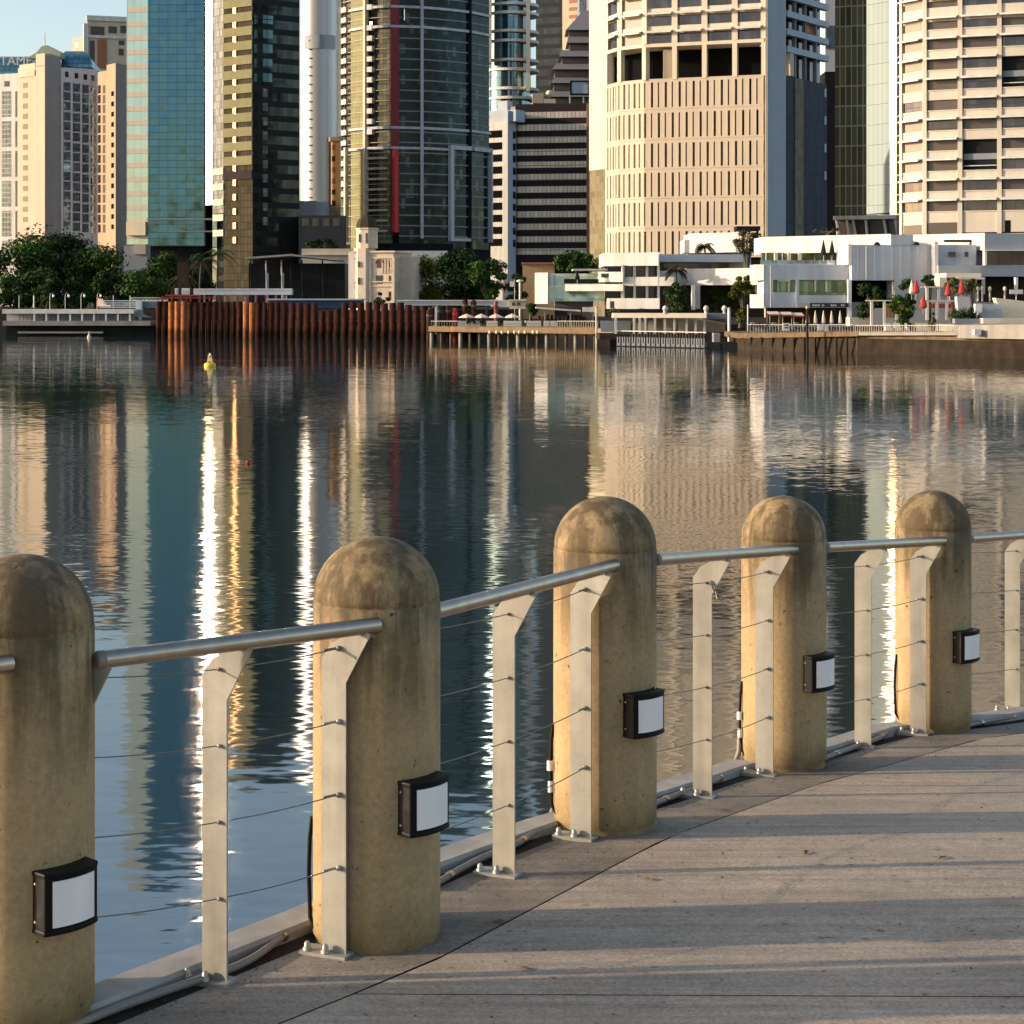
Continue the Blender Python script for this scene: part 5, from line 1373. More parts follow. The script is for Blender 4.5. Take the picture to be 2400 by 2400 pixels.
gd = thing('white_girder', 'long white box girder on short legs over the piles', 'girder', (X(570,305),305,Z(706,305)))
MB().box(X(456,305),X(685,305),304,306,Z(691,305),Z(679,305)).build('beam', M_['shaft'], gd)
MB().box(X(456,305),X(685,305),303.9,306.1,Z(679,305),Z(676.5,305)).build('flange', M_['white'], gd)
for k in range(9): MB().box(X(478+k*24,305),X(481+k*24,305),304.6,305.2,Z(708,305),Z(691,305)).build('leg', M_['white'], gd)
hd = thing('work_barge', 'dark blue flat work platform with white edge behind the pile tops', 'barge', (X(740,300),300,Z(716,300)))
MB().box(X(640,302),X(852,302),296,303,Z(722,302),Z(703.5,302)).build('hull', mat('navy_paint',(0.04,0.07,0.13),0.6), hd)
MB().box(X(636,302),X(855,302),295.6,303.2,Z(703.5,302),Z(700,302)).build('deck_edge', M_['greyl'], hd)
th_ = thing('timber_hoarding', 'dark brown timber hoarding under the palms', 'hoarding', (X(424,338),338,GL))
MB().box(X(415,338),X(441,338),338,338.5,GL,Z(615,338)).build('panel', M_['dtimber'], th_)

# dark pavilion with a thin flying roof
pv = thing('river_pavilion', 'dark glass pavilion with thin flying roof left of the domed house', 'pavilion', (X(700,345),345,GL))
MB().box(X(588,352),X(812,352),349,360,GL,Z(618,352)).build('glazing', M_.setdefault('pavgl', glass('pavilion_glass', (0.012,0.014,0.016), (0.012,0.012,0.012), 1.6, 5.0, 0.05, 0.3, 0.0, 0.6, 0.0, spec=0.06)), pv)
D_=344
MB().hexa([(X(580,D_),D_-3,Z(608,D_)),(X(690,D_),D_-3,Z(600,D_)),(X(690,D_),D_+14,Z(600,D_)),(X(580,D_),D_+14,Z(608,D_)),(X(580,D_),D_-3,Z(604,D_)),(X(690,D_),D_-3,Z(596,D_)),(X(690,D_),D_+14,Z(596,D_)),(X(580,D_),D_+14,Z(604,D_))]).build('roof', M_['conc'], pv)
MB().hexa([(X(690,D_),D_-3,Z(601,D_)),(X(792,D_),D_-3,Z(611,D_)),(X(792,D_),D_+14,Z(611,D_)),(X(690,D_),D_+14,Z(601,D_)),(X(690,D_),D_-3,Z(597,D_)),(X(792,D_),D_-3,Z(607,D_)),(X(792,D_),D_+14,Z(607,D_)),(X(690,D_),D_+14,Z(597,D_))]).build('roof_wing', M_['roofgrey'], pv)
for x, m in ((592,'dark'),(628,'greyl'),(664,'greyl'),(686,'dark'),(712,'dark'),(760,'dark')):
    MB().tube([(X(x,346),345,GL),(X(x-3,346),345,Z(610,346))],0.16,6).build('column', M_[m], pv)
for k, x in enumerate((628,664)): MB().box(X(x-2,347),X(x+2,347),346,347,GL+1,Z(640,347)).build('lit_panel', M_['greyl'], pv)
yb = thing('low_wall_building', 'long low parapet glowing yellow in the sun behind the pavilion', 'building', (X(760,372),372,GL))
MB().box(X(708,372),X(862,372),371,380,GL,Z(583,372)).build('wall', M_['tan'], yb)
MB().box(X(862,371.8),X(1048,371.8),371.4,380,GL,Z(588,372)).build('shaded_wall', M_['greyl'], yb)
MB().box(X(706,370),X(864,370),370.3,371,Z(598,371),Z(594,371)).build('ledge', M_['creamlight'], yb)
tree('hedge', 'dark planter hedge over the yellow parapet', 760, 378, Z(583,372), 5.2, Z(586,378), Z(560,378), 1800, 0.5, 'leafd', 71, 22, ry=1.2, cat='hedge')

# domed white heritage house
nh = thing('domed_house', 'white heritage house with a dark ribbed dome on its corner tower', 'house', (X(870,332),332,GL))
D_=330
M_['stucco'] = mat('aged_stucco', (0.70,0.58,0.45), 0.85, var=0.12, scale=0.8, streak=0.12)
tx = X(858,D_+3); tr_ = 1.95
MB().box(X(812,D_),X(833,D_),D_+2,D_+10,GL,Z(590,D_)).build('side_wing', M_['greyl'], nh)
bx = MB().box(X(833,D_),X(930,D_),D_,D_+12,GL,Z(592,D_)); bx.build('wall', M_['stucco'], nh)
MB().box(X(930,D_),X(966,D_),D_+4,D_+12,GL,Z(600,D_)).build('rear_wing', M_['stucco'], nh)
MB().lathe((tx,D_+1.2,0), [(tr_,GL),(tr_,Z(582,D_))], 8, PI/8, 2*PI+PI/8, smooth=False).build('tower_base', M_['stucco'], nh)
MB().lathe((X(861,D_),D_+1.2,0), [(1.95,Z(582,D_)),(1.95,Z(538,D_)),(2.15,Z(537,D_)),(2.15,Z(534,D_)),(0.01,Z(534,D_))], 8, PI/8, 2*PI+PI/8, smooth=False).build('belvedere', M_['stucco'], nh)
dm = MB(); hd_ = Z(503,D_)-Z(534,D_)
dm.lathe((X(861,D_),D_+1.2,Z(534,D_)), [(2.0*math.cos(t)**0.8, hd_*0.92*math.sin(t)) for t in [PI/2*i/10 for i in range(10)]] + [(0.25,hd_*0.95),(0.2,hd_*1.1),(0.02,hd_*1.2)], 8, PI/8, 2*PI+PI/8, smooth=False)
M_['slate'] = mat('weathered_slate', (0.055,0.05,0.032), 0.7, var=0.3, scale=1.2)
dm.build('dome', M_['slate'], nh)
for (y0, y1, o_) in ((592,588,0.35),(606,603,0.2),(662,659,0.25),(672,670,0.2)):
    MB().box(X(832,D_)-o_,X(930,D_)+o_,D_-o_,D_+12.1,Z(y0,D_),Z(y1,D_)).build('cornice', M_['stucco'], nh)
def arched(root, x0, x1, y0, y1, D, m, surround=None):
    w_ = (X(x1,D)-X(x0,D))/2; cx_ = (X(x1,D)+X(x0,D))/2; z0 = Z(y1,D); z1 = Z(y0,D)-w_
    pts_ = [(cx_-w_,z0),(cx_+w_,z0)] + [(cx_+w_*math.cos(t), z1+w_*math.sin(t)) for t in [PI*i/8 for i in range(9)]]
    n = len(pts_); mb = MB(); mb.add([(a_,D-0.06,b_) for a_,b_ in pts_] + [(a_,D+0.1,b_) for a_,b_ in pts_], [tuple(range(n))] + [(i,i+n,(i+1)%n+n,(i+1)%n) for i in range(n)])
    o = mb.build('window', m, root)
    if surround:
        s_ = MB(); s_.tube([(cx_+ (w_+0.25)*math.cos(t), D-0.1, z1+(w_+0.25)*math.sin(t)) for t in [PI*i/8 for i in range(9)]], 0.16, 5); s_.build('arch_moulding', M_['terra'], o)
    return o
arched(nh, 889, 901, 611, 628, D_, M_['winbronze'], True)
for x in (889,895,901): arched(nh, x-2.2, x+2.2, 645, 665, D_, M_['win'])
for (x,y0,y1) in ((921,646,663),(921,613,626),(921,683,703)): arched(nh, x-2.5, x+2.5, y0, y1, D_, M_['win'])
for (x,y0,y1) in ((847,612,626),(847,650,666),(849,548,568),(866,546,570)): arched(nh, x-2.2, x+2.2, y0, y1, D_-0.75 if y0 > 600 else D_-0.65, M_['winbronze'])
mb = MB()
for k in range(4): mb.box(X(903+k*7,D_)-0.12,X(903+k*7,D_)+0.12,D_-0.15,D_,Z(640,D_),Z(606,D_))
for x in (874,930): mb.box(X(x,D_)-0.2,X(x,D_)+0.2,D_-0.22,D_,GL,Z(606,D_))
mb.build('pilasters', M_['stucco'], nh)
tree('shrub', 'dark shrub against the front of the domed house', 895, 326, GL, 1.6, GL, Z(682,326), 700, 0.3, 'leafd', 72, 8, cat='shrub')
nh.rotation_euler.z = math.radians(-12)
# promenade barrier white line
pr = thing('promenade_barrier', 'white barrier line running under the trees behind the piles', 'barrier', (X(1100,322),322,GL))
MB().box(X(930,322),X(1200,322),321.6,322,Z(716,322),Z(706,322)).build('panel', M_['greyl'], pr)
MB().box(X(930,322),X(1200,322),321.4,322.1,Z(706,322),Z(703,322)).build('coping', M_['white'], pr)
# orange wall
ow = thing('orange_wall', 'orange lit rendered wall below the brown office, left of the hedge', 'wall', (X(1260,346),346,2.6))
MB().box(X(1225,346),X(1300,346),346,347,2.6,Z(620,346)).build('panel', M_['orange'], ow)
MB().box(X(1222,346),X(1304,346),345.6,347.2,Z(620,346),Z(615,346)).build('coping', M_['terra'], ow)
sg = thing('lamp_standard', 'cream lamp standard with flat cap beside the white sign', 'street lamp', (X(1219,300),300,2.6))
MB().tube([(X(1219,300),300,2.6),(X(1219,300),300,Z(662,300))],0.2,8).build('pole', M_['creamlight'], sg)
MB().lathe((X(1219,300),300,Z(662,300)),[(0.2,0),(0.6,0.15),(0.55,0.35),(0.01,0.5)],10).build('cap', M_['white'], sg)
sg = thing('white_sign', 'small white sign hanging left of the cream lamp standard', 'sign', (X(1199,302),302,2.6))
MB().box(X(1195,302),X(1206,302),301.9,302,Z(672,302),Z(659,302)).build('board', M_['white'], sg)
MB().tube([(X(1206.5,302),302.1,2.6),(X(1206.5,302),302.1,Z(655,302))],0.07,6).build('post', M_['galv'], sg)

# =================================================================== RIGHT BANK BUILDINGS
def blk(root, name, m, x0, y0, x1, y1, D, dep, skew=0.0):
    """block with front face x0..x1 at depth D; skew>0 turns the front slightly to the right (shaded)"""
    mb = MB(); xa = X(x0,D); s_ = skew*(X(x1,D)-xa); xb = X(x1,D+s_); z0, z1 = Z(y1,D+s_/2), Z(y0,D+s_/2)
    mb.hexa([(xa,D,z0),(xb,D+s_,z0),(xb,D+dep+s_,z0),(xa,D+dep,z0),(xa,D,z1),(xb,D+s_,z1),(xb,D+dep+s_,z1),(xa,D+dep,z1)])
    return mb.build(name, M_[m], root)
# restaurant
re_ = thing('white_restaurant', 'white two storey restaurant with stacked terraces left of the box terrace', 'restaurant', (X(1450,262),262,2.6))
M_['aqua'] = glass('green_tinted_glazing', (0.42,0.50,0.42), (0.60,0.62,0.56), 1.6, 1.6, 0.08, 0.2, 0.4, 0.3, 0.12)
blk(re_, 'end_wall', 'white', 1255, 639, 1284, 712, 262, 7, -0.6)
blk(re_, 'glazed_wing', 'aqua', 1285, 641, 1416, 706, 264, 6, -0.15)
blk(re_, 'terrace_fascia', 'white', 1324, 666, 1460, 682, 261, 8, -0.5)
blk(re_, 'terrace_screen', 'dark', 1322, 654, 1404, 664, 261, 0.3)
blk(re_, 'wing_roof', 'greyl', 1343, 630, 1424, 634, 262, 6)
blk(re_, 'bar_block', 'white', 1404, 637, 1460, 661, 260, 4, -0.5)
for (a_,b_) in ((1409,1432),(1436,1452)): blk(re_, 'window', 'winbronze', a_, 641, b_, 650, 259.3, 0.3)
blk(re_, 'roof_fascia', 'white', 1415, 592, 1546, 623, 260, 14, -0.45)
blk(re_, 'roof_return', 'greyl', 1546, 596, 1742, 614, 262, 12, 0.12)
blk(re_, 'upper_glazing', 'win', 1462, 618, 1546, 652, 260.5, 8)
blk(re_, 'middle_fascia', 'white', 1460, 649, 1580, 670, 259, 10, -0.3)
blk(re_, 'lower_wall', 'white', 1425, 699, 1546, 724, 258, 10, -0.35)
blk(re_, 'lower_glazing', 'win', 1462, 670, 1548, 701, 260.5, 8)
for x in (1458,1485,1514,1541): 
    blk(re_, 'pier', 'white', x, 621, x+5.5, 650, 258.4, 2, 0.12); blk(re_, 'pier', 'white', x, 668, x+5.5, 700, 258.4, 2, 0.12)
blk(re_, 'rear_glazing', 'win', 1556, 614, 1742, 628, 266, 6)
blk(re_, 'rear_terrace_wall', 'white', 1546, 635, 1612, 668, 262, 6, 0.12)
# box terrace
bt_ = thing('box_terrace', 'long white box terrace raised over garden trees', 'building', (X(1690,258),258,2.6))
blk(bt_, 'box', 'white', 1609, 629, 1776, 668, 260, 12, -0.7)
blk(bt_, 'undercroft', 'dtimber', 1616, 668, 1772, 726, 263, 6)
blk(bt_, 'column', 'white', 1622, 668, 1630, 726, 256.5, 1.5); blk(bt_, 'fin_wall', 'greyl', 1631, 668, 1641, 724, 257, 2, 0.2)
for (a_,b_) in ((1770,1779),): blk(bt_, 'end_post', 'whitecool', a_, 640, b_, 700, 257.5, 1)
# upper white building
ub = thing('upper_white_building', 'white parapet block standing over the restaurant roofs', 'building', (X(1690,300),300,2.6))
blk(ub, 'parapet', 'white', 1616, 546, 1732, 592, 300, 10, -0.75); blk(ub, 'side_parapet', 'white', 1604, 562, 1616, 592, 300, 8); blk(ub, 'base', 'greyl', 1612, 592, 1760, 640, 301, 8)
blk(ub, 'rooflight', 'dark', 1727, 530, 1782, 540, 300, 4)
# main white complex
mc = thing('white_complex', 'large white modern riverside complex with blue grey shaded walls', 'building', (X(2000,226),226,2.6))
MB().prism([(X(1795,247),247),(X(2420,247),247),(X(2420,258),258),(X(1795,258),258)], 2.5, Z(600,247)).build('core', M_['greyl'], mc)
blk(mc, 'left_end_wall', 'white', 1770, 620, 1790, 657, 224.5, 5, -0.6); blk(mc, 'left_end_base', 'white', 1770, 690, 1790, 722, 224.5, 5, -0.6)
blk(mc, 'front_wall', 'whitecool', 1790, 620, 1996, 656, 224, 6, 0.12)
blk(mc, 'front_wall', 'whitecool', 1790, 656, 1812, 721, 224, 6, 0.12)
blk(mc, 'front_wall', 'whitecool', 1866, 656, 1873, 721, 224.1, 6, 0.12)
blk(mc, 'front_wall', 'whitecool', 1812, 685, 1866, 721, 224.05, 6, 0.12)
blk(mc, 'front_wall', 'whitecool', 1873, 692, 1990, 710, 224.15, 6, 0.12)
blk(mc, 'window', 'gardenwin' if 'gardenwin' in M_ else M_.setdefault('gardenwin', glass('garden_window', (0.15,0.18,0.10), (0.10,0.12,0.08), 0.7, 1.4, 0.06, 0.15, 0.5, 0.8, 0.06)) and 'gardenwin', 1812, 656, 1866, 685, 224.9, 1)
blk(mc, 'window', 'gardenwin', 1873, 656, 1990, 692, 225.2, 1)
for (a_,b_) in ((1822,1826),(1847,1851),(1909,1913),(1935,1939)): blk(mc, 'mullion', 'canvas', a_, 658, b_, 684, 224.7, 0.2)
blk(mc, 'window_hood', 'white', 1822, 656, 1852, 660, 224.4, 0.4)
blk(mc, 'pillar', 'whitecool', 1988, 655, 1996, 765, 223.9, 1)
sgn = blk(mc, 'sign_band', 'signnavy' if 'signnavy' in M_ else M_.setdefault('signnavy', mat('navy_sign', (0.012,0.016,0.035), 0.4)) and 'signnavy', 1899, 710, 1989, 720, 223.8, 0.4)
for (a_, s_) in ((1905,'~~~~'),(1928,'~'),(1948,'~~~'),(1972,'~~')): 
    mb = MB()
    for k in range(len(s_)*3): mb.box(X(a_+k*1.5,223.7),X(a_+k*1.5+0.9,223.7),223.72,223.79,Z(717.5,223.7),Z(713+(k*7%3),223.7))
    mb.build('sign_writing', M_['white'], sgn)
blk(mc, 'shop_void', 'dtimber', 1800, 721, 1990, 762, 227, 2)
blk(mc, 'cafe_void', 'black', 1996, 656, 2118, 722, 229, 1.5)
blk(mc, 'lower_wall', 'greyl', 1996, 708, 2044, 745, 226, 1.5, 0.12)
blk(mc, 'terrace_plinth', 'creamlight', 1992, 744, 2042, 764, 222, 3)
blk(mc, 'middle_wall', 'whitecool', 1996, 574, 2194, 657, 223.6, 8, 0.12)
blk(mc, 'middle_wall', 'whitecool', 2096, 657, 2194, 700, 224.2, 7, 0.12)
blk(mc, 'middle_step', 'whitecool', 2088, 550, 2140, 574, 224, 6, 0.12)
blk(mc, 'step_end', 'white', 1988, 572, 1996, 620, 223.5, 8)
for x in (2058, 2150):
    mb = MB(); D_=223.4; mb.lathe((X(x,D_),D_+0.6,Z(574,D_)),[(0.42,0),(0.3,0.25),(0.01,0.42)],12); mb.build('roof_dome', M_['dark'], mc)
blk(mc, 'long_parapet', 'white', 1786, 552, 2088, 592, 243, 8, -0.65)
blk(mc, 'terrace_glazing', 'gardenwin', 1786, 592, 1988, 622, 241, 1)
for x in (1816, 1847, 1872): blk(mc, 'terrace_column', 'canvas', x, 592, x+7, 622, 238.6, 0.8)
blk(mc, 'glass_balustrade', 'hotelwin', 1782, 610, 1965, 620, 232, 0.2)
blk(mc, 'planter_wall', 'canvas', 1968, 586, 1988, 619, 234, 2)
blk(mc, 'right_parapet', 'white', 2140, 548, 2308, 580, 235, 8, -0.7)
blk(mc, 'slot', 'dark', 2216, 562, 2294, 567, 228.3, 1)
blk(mc, 'corner_fin', 'white', 2190, 566, 2199, 660, 222.6, 1.5)
blk(mc, 'right_wall', 'whitecool', 2199, 574, 2288, 645, 223.6, 8, 0.12)
blk(mc, 'right_wall', 'greyl', 2288, 574, 2310, 622, 226, 6, 0.12)
blk(mc, 'corner_wall', 'greyl', 2308, 547, 2430, 586, 222, 8, 0.12); blk(mc, 'corner_wall', 'greyl', 2199, 622, 2430, 648, 222.2, 8, 0.12)
blk(mc, 'corner_window', 'win', 2314, 588, 2430, 621, 223.5, 1)
blk(mc, 'corner_window_frame', 'white', 2308, 585, 2430, 588, 221.6, 1); blk(mc, 'corner_window_frame', 'white', 2308, 588, 2313, 622, 221.7, 1)
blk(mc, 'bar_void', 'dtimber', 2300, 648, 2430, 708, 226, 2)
blk(mc, 'canopy', 'creamlight', 2218, 640, 2300, 651, 217, 6); blk(mc, 'canopy', 'creamlight', 2244, 650, 2308, 655, 216, 5)
blk(mc, 'canopy_wall', 'creamlight', 2202, 650, 2219, 672, 217, 4)
for x in (2303, 2380): blk(mc, 'canopy_column', 'white', x, 650, x+6, 690, 216.5, 0.6)
for (x, y0, y1, D_) in ((1806,622,720,223.8),(2092,660,705,223.9),(2186,576,650,222.9),(2030,576,655,223.2)):
    MB().tube([(X(x,D_),D_-0.1,Z(y1,D_)),(X(x,D_),D_-0.1,Z(y0,D_))],0.07,6).build('downpipe', M_['greyl'], mc)
for (a_,b_,y0,y1,D_,m) in ((1830,1838,732,760,226.6,'dtimber'),(2012,2026,716,745,225.5,'winbronze'),(2225,2240,590,602,223.1,'winbronze'),(2262,2270,590,602,223.1,'winbronze')):
    blk(mc, 'small_opening', m, a_, y0, b_, y1, D_, 0.4)
for k in range(9): blk(mc, 'panel_joint', 'greyl', 2010+k*20, 576, 2010.5+k*20, 655, 223.4+k*0.03, 0.05)
for k in range(5): blk(mc, 'terrace_mullion', 'whitecool', 1795+k*38, 592, 1797+k*38, 621, 240.6, 0.3)
blk(re_, 'downpipe', 'greyl', 1543, 596, 1545, 722, 256.4, 0.2)
for (a_,b_,y0,y1) in ((1430,1440,706,722),(1560,1575,700,722)): blk(re_, 'door', 'winbronze', a_, y0, b_, y1, 255.8, 0.3)
# closed dark parasols on the long terrace
def closed_parasol(px, D, zb, h, m, label, r_=0.36, group='closed parasols'):
    t = thing('closed_parasol', label, 'parasol', (X(px,D), D, zb), group)
    MB().tube([(X(px,D),D,zb),(X(px,D),D,zb+h)],0.04,6).build('pole', M_['galv'], t)
    MB().lathe((X(px,D),D,zb+h*0.28),[(r_*0.55,0),(r_,h*0.08),(r_*0.75,h*0.3),(r_*0.35,h*0.55),(0.03,h*0.72)],9,smooth=False).build('folded_canopy', M_[m], t)
closed_parasol(1930, 231, Z(612,231), 2.7, 'dark', 'dark folded parasol on the white terrace, left of the pair', group='dark folded parasols on the terrace')
closed_parasol(1950, 231, Z(612,231), 2.7, 'dark', 'dark folded parasol on the white terrace, right of the pair', group='dark folded parasols on the terrace')
closed_parasol(1353, 259, Z(664,259), 1.9, 'dark', 'dark folded parasol on the restaurant wing terrace', group='dark folded parasols on the terrace')
gr_ = 'red parasols around the pergola'
closed_parasol(2147, 212, Z(702,212), 2.4, 'redp', 'red and white folded parasol between two trees', 0.42, gr_)
closed_parasol(2222, 211, Z(708,211), 2.4, 'redp', 'red folded parasol under the cream canopy, left one', 0.42, gr_)
closed_parasol(2254, 210, Z(705,210), 2.6, 'redp', 'tallest red folded parasol before the cream canopy', 0.4, gr_)
closed_parasol(2164, 209, Z(735,209), 2.2, 'redp', 'red folded parasol low behind the pergola corner', 0.45, gr_)
closed_parasol(2137, 213, Z(702,213), 2.3, 'canvas', 'pale folded parasol just left of the red and white one', 0.35, gr_)
# pergolas
def pergola(label, x0, x1, y0, y1, D, n):
    t = thing('pergola', label, 'pergola', (X(x0,D), D, Z(y1,D)), 'white pergolas on the right bank')
    MB().box(X(x0,D)-0.1,X(x1,D)+0.1,D-0.2,D+0.2,Z(y0+3,D),Z(y0,D)).build('beam', M_['creamlight'], t)
    MB().box(X(x0,D)-0.1,X(x1,D)+0.1,D+2,D+2.3,Z(y0+3,D),Z(y0,D)).build('rear_beam', M_['creamlight'], t)
    for k in range(n):
        x = x0 + (x1-x0-5)*k/(n-1)
        MB().box(X(x,D),X(x+6,D),D-0.15,D+0.15,Z(y1,D),Z(y0+3,D)).build('column', M_['white'], t)
pergola('white pergola at the left foot of the garden trees', 2040, 2104, 703, 762, 212, 3)
pergola('white pergola in the middle with red seating behind', 2170, 2244, 704, 750, 211, 4)
pergola('upper white pergola behind the middle one', 2170, 2230, 671, 703, 216, 3)
for (a_,b_,y0,y1,D,m,lb) in ((2172,2246,712,722,213,'redp','red bench backs behind the middle pergola'),(2070,2120,712,745,214,'terra','red brown drapes behind the left pergola'),(2232,2246,716,740,212,'redp','red seat at the right end of the middle pergola')):
    t = thing('seating_screen', lb, 'screen', (X(a_,D),D,2.6), 'red screens behind the pergolas')
    mb = MB()
    n = max(2, int((b_-a_)/7))
    for k in range(n): mb.box(X(a_+(b_-a_)*k/n,D),X(a_+(b_-a_)*(k+0.8)/n,D),D,D+0.15,Z(y1,D),Z(y0,D))
    mb.build('panel', M_[m], t)
rnd = random.Random(9)
for k,(a_,y,m) in enumerate(((2076,755,'canvas'),(2098,757,'canvas'),(2130,756,'terra'),(2150,752,'canvas'),(2166,756,'canvas'),(2125,752,'white'))):
    D=209; t = thing('outdoor_seat', 'low upholstered outdoor seat by the river rail, %s' % ('under the left pergola','left of the dark agave','terracotta coloured','between red parasol and agave','beside the spiky potted shrub','small white one near the agave')[k], 'seat', (X(a_,D),D,2.55), 'outdoor seats behind the river rail')
    MB().box(X(a_,D),X(a_+15,D),D,D+0.8,2.6,2.6+0.42).build('seat', M_[m], t); MB().box(X(a_,D),X(a_+15,D),D+0.8,D+1.0,2.6,2.6+0.85).build('backrest', M_[m], t)
# terrace walls at the right edge
for (nm,lb,m,pp,D,dep) in (
  ('terrace_wall','cream terrace wall with sloping top at the right edge','canvas',[(2333,698),(2420,708),(2420,746),(2350,746)],208,1.5),
  ('terrace_wall','grey block wall with bevelled end left of the cream wall','greyl',[(2302,713),(2346,713),(2352,746),(2296,746)],206,1.5),
  ('terrace_wall','grey upright wall between pergola and steps','greyl',[(2243,695),(2272,695),(2276,735),(2246,735)],208,1.2),
  ('terrace_wall','small white pier with fluted face left of the grey block','white',[(2286,712),(2302,712),(2302,733),(2286,733)],205,0.8),
  ('terrace_wall','grey slatted bench wall right of the river rail end','roofgrey',[(2238,747),(2300,747),(2302,758),(2238,758)],203,1.2),
  ('terrace_wall','long low pale coping above the river at the right edge','canvas',[(2304,746),(2420,746),(2420,760),(2304,758)],202,1.5)):
    t = thing(nm, lb, 'wall', (X(pp[3][0],D), D, Z(pp[3][1],D)), 'terrace walls on the right bank')
    pts_ = [(X(a_,D), Z(b_,D)) for a_, b_ in pp]; mb = MB(); n = 4
    mb.add([(a_,D,b_) for a_,b_ in pts_]+[(a_,D+dep,b_) for a_,b_ in pts_],[(3,2,1,0),(4,5,6,7)]+[(i,(i+1)%4,4+(i+1)%4,4+i) for i in range(4)])
    mb.build('wall', M_[m], t)

# =================================================================== WHARVES AND RIVER EDGE, RIGHT
def prismx(mb, x0, x1, y0, y1, D0, D1, dep): 
    mb.hexa([(X(x0,D0),D0,Z(y1,D0)),(X(x1,D1),D1,Z(y1,D1)),(X(x1,D1),D1+dep,Z(y1,D1)),(X(x0,D0),D0+dep,Z(y1,D0)),(X(x0,D0),D0,Z(y0,D0)),(X(x1,D1),D1,Z(y0,D1)),(X(x1,D1),D1+dep,Z(y0,D1)),(X(x0,D0),D0+dep,Z(y0,D0))])
    return mb
wh = thing('timber_wharf', 'long timber wharf with sunlit fascia between piles and jetty', 'wharf', (X(1200,270),270,0))
MB().hexa([(X(1004,272),272,Z(777,272)),(X(1400,256),256,Z(783,256)),(X(1400,270),270,Z(783,256)),(X(1004,284),284,Z(777,272)),(X(1004,272),272,Z(765,272)),(X(1400,256),256,Z(768,256)),(X(1400,270),270,Z(768,256)),(X(1004,284),284,Z(765,272))]).build('deck', M_['timber'], wh)
MB().hexa([(X(1400,256),256,Z(783,256)),(X(1445,254),254,Z(783,254)),(X(1445,268),268,Z(783,254)),(X(1400,268),268,Z(783,256)),(X(1400,256),256,Z(770,256)),(X(1445,254),254,Z(770,254)),(X(1445,268),268,Z(770,254)),(X(1400,268),268,Z(770,256))]).build('deck', M_['conc'], wh)
for k in range(18):
    x = 1012 + k*22.5; D = 272 - (x-1004)*16/396 + 1.2
    MB().tube([(X(x,D),D,-1),(X(x,D),D,Z(780,D))],0.22 if k%3 else 0.3,8).build('pile', M_['trunk'] if k % 3 else M_['conc'], wh)
rnd = random.Random(3)
for k in range(9):
    x = 1150+k*14+rnd.uniform(-3,3); D = 272-(x-1004)*16/396-0.15
    MB().lathe((X(x,D),D,Z(779,D)),[(0.01,-0.25),(0.2,-0.15),(0.22,0.1),(0.15,0.25),(0.01,0.3)],8).build('fender', M_['canvas'], wh)
sbs = [(1074,1101),(1103,1126),(1140,1166),(1180,1222),(1234,1268),(1274,1288),(1290,1305)]
for k,(a_,b_) in enumerate(sbs):
    D = 272-((a_+b_)/2-1004)*16/396+0.3
    t = thing('banner_board', 'white board tied to the wharf rail, %s' % ['furthest left','second from left','third from left','widest of the row','right of the tall thin post','narrow one, second from right','narrow one, last on the right'][k], 'banner', (X(a_,D),D,Z(767,D)), 'white boards along the wharf rail')
    MB().box(X(a_,D),X(b_,D),D,D+0.08,Z(765,D),Z(752,D)).build('board', M_['whitecool'] if k < 2 else M_['canvas'], t)
    MB().box(X(a_+3,D),X(b_-3,D),D-0.02,D,Z(760.5,D),Z(757.5,D)).build('printed_band', M_['greyl'], t)
# open white market umbrellas
for k,(x,lb) in enumerate(((1094,'leftmost'),(1128,'second from left'),(1162,'third from left'),(1200,'rightmost, beside the round shrub'))):
    D=268; t = thing('market_umbrella', 'low open cream umbrella on the wharf, %s' % lb, 'umbrella', (X(x,D),D,2.55), 'open umbrellas on the wharf')
    MB().tube([(X(x,D),D,2.5),(X(x,D),D,Z(738,D))],0.05,6).build('pole', M_['galv'], t)
    MB().lathe((X(x,D),D,Z(745,D)),[(1.2,0),(1.18,0.1),(0.6,0.38),(0.02,0.62)],8,smooth=False).build('canopy', M_['canvas'], t)
    tree('shrub', 'dark planter bush below the %s wharf umbrella' % lb.split(',')[0], x+8, 267, 2.55, 1.1, 2.6, 3.3, 260, 0.25, 'leafd', 80+k, 6, cat='shrub', group='planter bushes on the wharf', trunk=0.05)
# fenders / posts at left of wharf
for k,(x,y0,m,lb) in enumerate(((1006,726,'dtimber','dark post left of the short white one'),(1030,716,'dtimber','dark post right of the short white one'),(1050,716,'rust','rusty brown post left of the scarlet one'),(1066,722,'redp','scarlet mooring post left of the tall rusty twins'),(1090,702,'rust','tall rusty post left of its twin'),(1110,704,'rust','tall rusty post, right twin'),(1162,706,'dred','small dark red post near the white cabin'))):
    D=274; t = thing('mooring_post', lb, 'post', (X(x,D),D,0), 'coloured posts at the left end of the wharf')
    MB().lathe((X(x,D),D,0),[(0.42 if k!=6 else 0.3,-0.5),(0.42 if k!=6 else 0.3,Z(y0+4,D)),(0.3,Z(y0,D)),(0.01,Z(y0-1,D))],12).build('shaft', M_[m], t)
    MB().lathe((X(x,D),D,Z(y0+16,D)),[(0.46,0),(0.46,0.35)],12).build('collar', M_['trunk'] if m != 'redp' else M_['red'], t)
t = thing('white_post', 'short white post between dark ones by the last piles', 'post', (X(1021,273),273,2.0)); MB().box(X(1019,273),X(1024,273),273,273.4,1.0,Z(720,273)).build('shaft', M_['white'], t)
